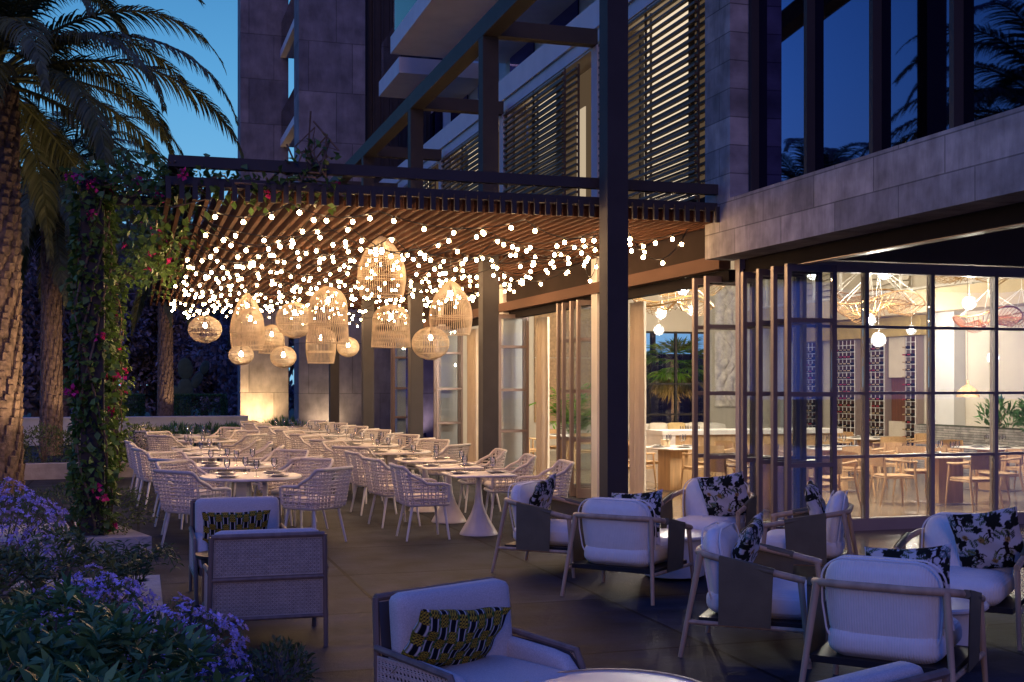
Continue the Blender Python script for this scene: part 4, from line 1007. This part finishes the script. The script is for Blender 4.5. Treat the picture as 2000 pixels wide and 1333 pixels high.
# ------------------------------------------------------------ planters, curbs, garden walls
def prism(name, poly, z0, z1, mat, label=None, cat=None, group=None):
    b = MB(); n = len(poly); b.add([(x, y, z0) for x, y in poly] + [(x, y, z1) for x, y in poly], [tuple(range(n))[::-1], tuple(range(n, 2 * n))] + [(i, (i + 1) % n, n + (i + 1) % n, n + i) for i in range(n)])
    o = b.build(name, mat); return tag(o, label, cat, group) if label else o
t = thing('planter_bed', 'low limestone edged planting bed along the left foreground', 'planter', (-3, 5, 0))
b = MB(); b.b2(2.85, 3.17, -5, 5.4, 0, .26); b.b2(-4, 2.849, 5.08, 5.4, 0, .26); b.build('curb', m_curb, t)
b = MB(); b.b2(-4, 2.849, -5, 5.079, 0, .21); b.build('soil', m_ground, t)
prism('planter_plinth', [(.14, 13.6), (-.35, 15.3), (-3, 15.3), (-3, 13.6)], 0, .19, m_curb, 'wedge shaped limestone plinth under the vine covered posts', 'planter')
prism('planter_curb', [(-9, 24.3), (.05, 24.9), (.05, 25.3), (-9, 24.7)], 0, .3, m_curb, 'long pale curb in front of the far hedge', 'curb')
b = MB(); b.b2(-16, 3.3, 38.5, 38.9, 0, .78); b.b2(-16, 3.3, 38.46, 38.94, .78, .84); tag(b.build('garden_wall', m_gwall), 'long low white garden wall beyond the palm trunks', 'wall')
t = thing('handrail', 'thin sloping steel handrail on a post beyond the left tables', 'handrail', (0, 27.5, 0))
b = MB(); b.tube([(-.75, 0, .66), (.2, .3, .95)], .022, 8); b.build('rail', m_chrome, t, True); b = MB(); b.b2(-.33, -.28, .09, .14, 0, .80); b.build('post', m_chrome, t)
bush('flower_bush', m_shrub2, 1700, (.40, .40, .42), .05, .014, (-.98, 9.75, .3), 'large violet flowering mound at the left edge of the foreground bed', 'flowers', 'violet flowering mounds', .6, .7, True, 1100, m_flower, .025)
bush('flower_bush', m_shrub2, 900, (.31, .32, .25), .05, .014, (-.27, 7.9, .2), 'violet blue flowering mound in the middle of the foreground bed', 'flowers', 'violet flowering mounds', .6, .7, True, 520, m_flower, .026)
bush('flower_bush', m_shrub2, 900, (.32, .34, .27), .05, .014, (.18, 6.45, .2), 'violet blue flowering mound beside the back of the blue lit cane armchair', 'flowers', 'violet flowering mounds', .6, .7, True, 520, m_flower, .026)
bush('flower_bush', m_shrub2, 1000, (.27, .27, .26), .05, .014, (.12, 28.0, .35), 'small round mauve flower mound beyond the left row of chairs', 'flowers', 'violet flowering mounds', .6, .7, True, 380, m_flower, .03)
for x, y, r, h, n, L, mt, lab in ((-.55, 8.6, .50, .36, 2000, .07, m_shrub2, 'dense small leaved shrub just behind the middle violet flowers'), (-1.05, 8.2, .55, .38, 1800, .08, m_shrub2, 'small leaved shrub at the left edge below the large violet mound'),
        (-.45, 6.45, .50, .33, 1500, .11, m_shrub, 'broad leaved dark shrub left of the middle violet flowers'), (-.08, 5.75, .42, .30, 1300, .12, m_shrub, 'broad leaved dark shrub left of the nearest violet flowers'),
        (-.72, 5.6, .48, .34, 1400, .12, m_shrub, 'broad leaved dark shrub in the bottom left corner'), (-.25, 4.95, .42, .28, 1200, .12, m_shrub, 'broad leaved dark shrub at the bottom edge, nearest the viewer'), (.12, 5.0, .3, .22, 700, .11, m_shrub, 'broad leaved shrub at the bottom edge below the violet flowers')):
    bush('shrub', mt, n, (r, r * .9, h), L, L * .3, (x, y, .2), lab, 'shrub', 'shrubs in the foreground bed', rosette=9, bias=.5)
bush('shrub', m_shrub2, 500, (.20, .20, .17), .05, .02, (.80, 7.25, .0), 'little green shrub alone at the bottom edge behind the cane armchair', 'shrub', None, .8)
bush('shrub', m_shrub2, 2200, (.75, .42, .32), .05, .02, (-.62, 14.1, .18), 'low small leaved shrub around the foot of the vine covered posts', 'shrub')
t = thing('fern', 'feathery fern spilling over the curb behind the middle violet flowers', 'fern', (-.03, 9.3, .24))
Ps = []; Ds = []; b = MB()
for k in range(22):
    a = random.uniform(0, 6.28); e = random.uniform(.25, .5); pts = [np.array([e * q * math.cos(a), e * q * math.sin(a), .42 * math.sin(q * 2.2) * random.uniform(.8, 1)]) for q in np.linspace(.02, 1, 14)]
    b.tube(pts, .003, 4)
    for i in range(2, 14):
        d = nrm(pts[i] - pts[i - 1]); sd = nrm(np.cross(d, [0, 0, 1]))
        for sg in (-1, 1): Ps.append(pts[i]); Ds.append(nrm(d * .5 + sd * sg))
b.build('stem', m_fern, t); V, F = leaf_arrays(np.array(Ps), np.array(Ds), .075, .018); link('leaves', npmesh('leaves', V, F, m_fern), t)
for k in range(7):
    x = -5.6 + k * .95; bush('hedge_shrub', m_shrub2, 1500, (.62, .5, .42), .07, .03, (x, 25.75 + .06 * x, .25), f'{("leftmost", "second", "third", "fourth", "fifth", "sixth", "rightmost")[k]} dark bush from the left of the hedge behind the far curb', 'shrub', 'bushes of the far hedge')
for px, z, r, lab in ((552, 35.5, .8, 'dark spiky bush between the two tower piers'), (455, 37, .55, 'dark low bush left of the rear tower pier'), (400, 37.5, .6, 'dark low bush beneath the clipped hedge'), (345, 36, .6, 'dark low bush right of the third palm trunk')):
    p = ray(px, 750 + 1.85 * 2340 / z, z); bush('shrub', m_shrub, 900, (r, r * .7, r * .5), .25, .035, p, lab, 'shrub', 'dark bushes by the tower', 1.2)

# ------------------------------------------------------------ climbing vine on the left posts and pergola corner
def vine(posts, top, label, loc):
    t = thing('climbing_vine', label, 'vine', loc); ox, oy, oz = loc; b = MB(); Ps = []; Ds = []; Fs = []; Fd = []
    for (x, y, h, n, spread) in posts:
        for k in range(6):
            a0 = random.uniform(0, 6.28); pts = []
            for i in range(24):
                q = i / 23; a = a0 + q * random.uniform(3, 5) * (1 if k % 2 else -1); r = .18 + .03 * math.sin(q * 20 + k); pts.append((x - ox + r * math.cos(a0 + q * 5 * (1 if k % 2 else -1)), y - oy + r * math.sin(a0 + q * 5 * (1 if k % 2 else -1)), .2 + q * (h - .2)))
            b.tube(pts, .012, 5)
        a = rng.uniform(0, 6.283, n); hh = rng.uniform(.25, h + .1, n); rr = .155 + np.abs(rng.normal(0, spread, n)) * (.6 + .6 * np.sin(hh * 3.1 + x * 9) ** 2)
        Ps.append(np.stack([x - ox + rr * np.cos(a), y - oy + rr * np.sin(a), hh], 1)); Ds.append(nrm(np.stack([np.cos(a), np.sin(a), rng.normal(-.5, .5, n)], 1) + rng.normal(0, .5, (n, 3))))
        m = n // 26; i = rng.integers(0, n, m); Fs.append(Ps[-1][i] + Ds[-1][i] * .06); Fd.append(Ds[-1][i])
    for (p, q, n, sp) in top:
        p = np.array(p); q = np.array(q); u = rng.uniform(0, 1, n)[:, None]; c = p + (q - p) * u + rng.normal(0, 1, (n, 3)) * np.array(sp) - np.array(loc)
        Ps.append(c); Ds.append(nrm(rng.normal(0, 1, (n, 3)) + np.array([0, -.3, -.3])))
        m = n // 30; i = rng.integers(0, n, m); Fs.append(c[i]); Fd.append(Ds[-1][i])
        for k in range(4):
            w_ = rng.normal(0, .12, (9, 3)); b.tube([tuple(p + (q - p) * s / 8 + w_[s] - np.array(loc)) for s in range(9)], .011, 5)
    b.build('stem', m_stem, t)
    Ps = np.concatenate(Ps); Ds = np.concatenate(Ds); V, F = leaf_arrays(Ps, Ds, rng.uniform(.07, .125, len(Ps)), rng.uniform(.06, .09, len(Ps)), .12, .2); link('leaves', npmesh('leaves', V, F, m_vine), t)
    Fs = np.concatenate(Fs)
    for k, p in enumerate(Fs[rng.permutation(len(Fs))[:26]]):
        o = link('flower', me_bougs[k % 3], t, tuple(p)); o.rotation_euler = tuple(rng.uniform(0, 6.28, 3))
me_bougs = []
for k in range(3):
    Q = rng.normal(0, .022, (12, 3)); V, F = leaf_arrays(Q, nrm(rng.normal(0, 1, (12, 3))), .06, .05); me_bougs.append(npmesh('flower', V, F, m_boug))
vine([(-.48, 14.0, 4.1, 1700, .045)], [((-.5, 14.0, 4.05), (.5, 13.4, 4.0), 420, (.16, .25, .14)), ((.3, 13.2, 4.0), (2.1, 13.1, 4.0), 330, (.1, .10, .10)), ((1.6, 13.0, 4.1), (1.95, 13.0, 4.45), 40, (.1, .08, .08))],
     'magenta bougainvillea climbing the near left post and the pergola corner', (-.48, 14, 0))
vine([(-.48, 24.0, 4.0, 1200, .10)], [((-.5, 24, 3.9), (.5, 22, 3.9), 300, (.25, .5, .18)), ((.3, 14.5, 3.95), (.25, 22, 3.9), 1300, (.22, .5, .20))],
     'leafy bougainvillea on the far left post and along the pergola edge', (-.48, 24, 0))

# ------------------------------------------------------------ palms
def frond_mesh(name, L, e0, droop, nl, leaf, mat, hang=.35):
    pts = []; p = np.zeros(3); e = e0; n = 26
    for i in range(n + 1):
        pts.append(p.copy()); p = p + np.array([math.cos(e), .03 * math.sin(i * .4), math.sin(e)]) * L / n; e -= droop / n * (.5 + 1.2 * i / n)
    pts = np.array(pts); V = []; F = []
    mb = MB(); mb.tube(pts, .02, 5, list(np.linspace(.035, .006, n + 1)))
    V = [list(v) for v in mb.v]; F4 = [f for f in mb.f if len(f) == 4]
    for k in range(nl):
        q = .14 + .86 * k / nl; f = q * n; i = min(int(f), n - 1); c = pts[i] + (pts[i + 1] - pts[i]) * (f - i); d = nrm(pts[i + 1] - pts[i])
        up = np.array([-d[2], 0, d[0]]); ll = leaf * (math.sin(min(1, q * 1.15) * math.pi) ** .6 * .8 + .25) * random.uniform(.85, 1.1)
        for sg in (-1, 1):
            a = nrm(d * (.55 + .6 * q) + np.array([0, sg * 1.0, 0]) + up * random.uniform(.05, .4)); w_ = .019
            b0 = len(V); pc = c.copy(); sd = nrm(np.cross(a, up + .2 * rng.normal(0, 1, 3)))
            for j in range(5):
                ww = w_ * (.55, 1, .9, .55, .05)[j]; V.append(list(pc + sd * ww)); V.append(list(pc - sd * ww))
                a = nrm(a + np.array([0, 0, -hang * (.35 + .3 * j)])); pc = pc + a * ll / 4
            for j in range(4): F4.append((b0 + 2 * j, b0 + 2 * j + 1, b0 + 2 * j + 3, b0 + 2 * j + 2))
    return npmesh(name, np.array(V), np.array(F4), mat)
FR = [frond_mesh('frond', 4.3, R(e), R(dr), 84, .62, m_palm, hg) for e, dr, hg in ((72, 120, .3), (50, 115, .35), (30, 105, .4), (8, 95, .45), (-20, 60, .4), (-48, 38, .3))]
def palm(loc, h, r, label, nfr, scale, seed, az=None, lean=(0, 0), split=.55, qmax=1):
    random.seed(seed); t = thing('palm_tree', label, 'palm tree', loc, 0, 'date palms along the left side')
    b = MB(); prof = []
    for i in range(21):
        q = i / 20; prof.append((r * (1.12 - .30 * q + .10 * math.exp(-((q - .95) / .12) ** 2)), q * h))
    b.lathe(prof + [(.02, h + .12)], 20)
    rows = int(h / .13)
    for j in range(rows):
        z = (j + .5) * h / rows; q = z / h; rr = r * (1.12 - .30 * q)
        for k in range(11):
            a = 2 * math.pi * k / 11 + j * 2.399 + random.uniform(-.1, .1); ca, sa = math.cos(a), math.sin(a); sz = random.uniform(.8, 1.2)
            if q > split:     # rounded cut boots
                w_, hh, d = r * .30 * sz, .17 * sz, r * .20 * sz; m = [(-1, -.7, 0), (-.5, -1, .5), (.5, -1, .5), (1, -.7, 0), (-1, .4, 0), (-.5, .5, 1.0), (.5, .5, 1.0), (1, .4, 0), (-.6, 1, 0), (.6, 1, 0)]
                fs = [(0, 1, 5, 4), (1, 2, 6, 5), (2, 3, 7, 6), (4, 5, 8), (5, 6, 9, 8), (6, 7, 9)]
            else:             # fibrous upright stubs
                w_, hh, d = r * .17 * sz, .30 * sz, r * .22 * sz; m = [(-1, -1, 0), (1, -1, 0), (-.8, .9, .7), (.8, .9, .7), (-.8, 1, .1), (.8, 1, .1)]
                fs = [(0, 1, 3, 2), (2, 3, 5, 4), (0, 2, 4), (1, 5, 3)]
            b.add([((rr + d * o) * ca - w_ * x * sa, (rr + d * o) * sa + w_ * x * ca, z + hh * .6 * y) for x, y, o in m], fs)
    b.build('trunk', m_bark, t, True)
    for k in range(nfr):
        q = (k + .5) / nfr * qmax; me = FR[min(5, int(q * 6))]
        o = link('frond', me, t, (0, 0, h + .05 + .15 * (1 - q))); o.rotation_euler = (random.uniform(-.15, .15), random.uniform(-.08, .08), k * 2.39996 + seed); s_ = scale * random.uniform(.85, 1.08); o.scale = (s_, s_, s_)
    return t
palm((-2.25, 21.4, 0), 6.75, .36, 'large date palm with warm lit trunk at the left edge', 44, 1.12, 3, split=.5, qmax=.72)
palm((-2.15, 33.2, 0), 6.9, .235, 'date palm with a dim trunk, second from the left', 52, .9, 5, split=.62)
palm((.95, 45.8, 0), 6.6, .245, 'date palm farthest back, its trunk seen right of the vine posts', 34, .8, 8, split=.6)
palm((4.25, 47, 0), 5.2, .25, 'thin dark palm in the gap between the two tower piers', 24, .6, 9)
# fan palm seen through the end window of the dining room
t = thing('fan_palm', 'green fan palm with dry skirt outside the end window', 'palm tree', (15.7, 33.6, 0))
b = MB(); b.tube([(0, 0, 0), (.05, 0, 1.4), (0, 0, 2.6)], .13, 10); b.build('trunk', m_bark, t, True)
for nm, mt, cnt, lo, hi in (('fan_leaf', m_areca, 34, -.5, 1.0), ('dry_leaf', m_palm_dry, 16, -1.3, -.6)):
    Ps = []; Ds = []
    for k in range(cnt):
        a = random.uniform(0, 6.28); e = random.uniform(lo, hi); d = np.array([math.cos(a) * math.cos(e), math.sin(a) * math.cos(e), math.sin(e)]); c = np.array([0, 0, 2.45]) + d * random.uniform(.5, .75); sd = nrm(np.cross(d, [0, 0, 1]))
        u2 = np.cross(sd, d)
        for j in range(17):
            f = (j / 16 - .5) * 2.6; Ps.append(c); Ds.append(nrm(d * math.cos(f) + sd * math.sin(f) + np.array([0, 0, -.15])))
    V, F = leaf_arrays(np.array(Ps), np.array(Ds), .62, .05, .1, .2); link(nm, npmesh(nm, V, F, mt), t)

# ------------------------------------------------------------ background trees, clipped hedges, cactus
def tree_parts():
    P0 = []; D0 = []
    for k in range(22):
        c = rng.normal(0, 1, 3) * np.array([1.4, 1.4, 2.0]) + np.array([0, 0, 4.2]); p, d = blob_pts(520, tuple(rng.uniform(.7, 1.4, 3)), .5); P0.append(p + c); D0.append(d)
    P0 = np.concatenate(P0); D0 = np.concatenate(D0); k = P0[:, 2] > .6; P0 = P0[k]; D0 = nrm(D0[k] + rng.normal(0, .8, (k.sum(), 3)))
    V, F = leaf_arrays(P0, D0, .30, .16); return npmesh('crown', V, F, m_tree)
tcr = [tree_parts() for _ in range(3)]
b = MB(); b.tube([(0, 0, 0), (.1, 0, 1.8), (0, .1, 4)], .16, 8, [.2, .15, .07])
for k in range(6): a = k * 1.05; b.tube([(.05, 0, 1.6 + k * .3), (.9 * math.cos(a), .9 * math.sin(a), 3.2 + k * .3), (1.6 * math.cos(a), 1.6 * math.sin(a), 4.2 + k * .4)], .06, 6, [.08, .05, .02])
me_tr = b.mesh('trunk', m_bark, True)
for k, (px, z, s_) in enumerate(((20, 58, 1.2), (70, 64, 1.35), (130, 56, 1.15), (185, 62, 1.3), (245, 57, .95), (300, 66, 1.0), (350, 58, .92), (400, 62, 1.1), (445, 55, 1.05), (480, 66, 1.3), (555, 60, 1.2))):
    p = ray(px, 750 + 1.85 * 2340 / z, z)
    t = thing('garden_tree', f'dark leafy tree, {ORDS[k]} from the left, in the garden beyond the wall' if k < 10 else 'dark leafy tree seen in the gap between the two tower piers', 'tree', (p[0], p[1], -.06), k * 1.3, 'dark trees beyond the garden wall')
    o = link('crown', tcr[k % 3], t); o.scale = (s_ * 1.05, s_ * 1.05, s_); o = link('trunk', me_tr, t); o.scale = (s_, s_, s_)
for px, z, wd, lab in ((390, 47, 1.9, 'clipped box hedge beneath the cactus'), (252, 47, .9, 'small clipped box hedge between the vine posts and the third palm')):
    p = ray(px, 750 + 1.85 * 2340 / z, z); n = 5000; P0 = rng.uniform(-1, 1, (n, 3)); ax = rng.integers(0, 3, n); P0[np.arange(n), ax] = np.sign(P0[np.arange(n), ax]) * rng.uniform(.92, 1.0, n); D0 = nrm(P0 * (np.abs(P0) > .9) + rng.normal(0, .5, (n, 3)))
    V, F = leaf_arrays(P0 * np.array([wd / 2, .5, .68]) + np.array([0, 0, .72]), D0, .09, .05); o = link('clipped_hedge', npmesh('clipped_hedge', V, F, m_shrub), None, p, -.3); tag(o, lab, 'hedge', 'clipped hedges in the garden')
p = ray(362, 750 + 1.85 * 2340 / 48, 48); t = thing('cactus', 'pale green prickly pear cactus above the clipped hedge', 'cactus', p)
for (x, z, a, b_, rot) in ((0, 1.6, .32, .5, 0), (0, 2.45, .30, .45, 4), (.45, 2.0, .2, .38, -28), (.75, 2.5, .18, .3, -20), (-.35, 1.5, .18, .3, 25), (0, .8, .25, .7, 0)):
    b = MB(); b.rbox((0, 0, 0), (2 * a, .16, 2 * b_), (a, .08, b_), 9); o = b.build('pad', m_cactus, t, True, (x, 0, z)); o.rotation_euler = (0, R(-rot), 0)

b = MB(); b.b2(13, 30, 42, 42.3, 0, 3.0)
for k in range(9): b.b2(13.5 + k * 1.7, 13.7 + k * 1.7, 41.9, 42, 0, 5.5)
tag(b.build('garden_screen', M('dark_screen', (.03, .035, .05), .8)), 'dark slatted garden screen seen through the end window of the dining room', 'screen')

# ------------------------------------------------------------ garden spotlights (lamps that light the palms and the tower piers)
def spot(loc, target, power, size, label, blend=.6, col=WARM):
    t = thing('garden_spotlight', label, 'spotlight', loc, 0, 'spotlights in the planting')
    d = np.array(target) - np.array(loc); d = d / np.linalg.norm(d)
    b = MB(); b.tube([tuple(d * -.05), tuple(d * .06)], .05, 12, [.035, .05]); b.tube([(0, 0, -loc[2] + .02), (0, 0, -.03)], .012, 6); b.build('housing', m_black, t, True)
    L = bpy.data.lights.new('spot_lamp', 'SPOT'); L.energy = power; L.color = col; L.spot_size = R(size); L.spot_blend = blend; L.shadow_soft_size = .05
    o = bpy.data.objects.new('spot_lamp', L); C.objects.link(o); o.parent = t; o.location = tuple(d * .075); o.rotation_euler = __import__('mathutils').Vector(tuple(-d)).to_track_quat('Z', 'Y').to_euler()
spot((-.9, 20.2, .35), (-2.1, 21.4, 5.0), 330, 95, 'small black spotlight at the foot of the large date palm')
spot((-1.2, 32.2, .35), (-2.1, 33.2, 3.5), 120, 70, 'small black spotlight at the foot of the second date palm')
spot((1.6, 44.8, .4), (.95, 45.8, 3.4), 120, 70, 'small black spotlight at the foot of the farthest date palm')
spot((3.8, 41.3, .3), (4.05, 42.2, 1.6), 800, 120, 'ground spotlight washing the rear tower pier', .9, (1, .60, .24))
spot((5.5, 36.3, .25), (5.6, 37, 1.3), 150, 130, 'ground spotlight washing the front tower pier', .9)
spot((14.6, 32.3, .3), (15.7, 33.5, 2.6), 320, 90, 'spotlight at the foot of the fan palm outside the end window')
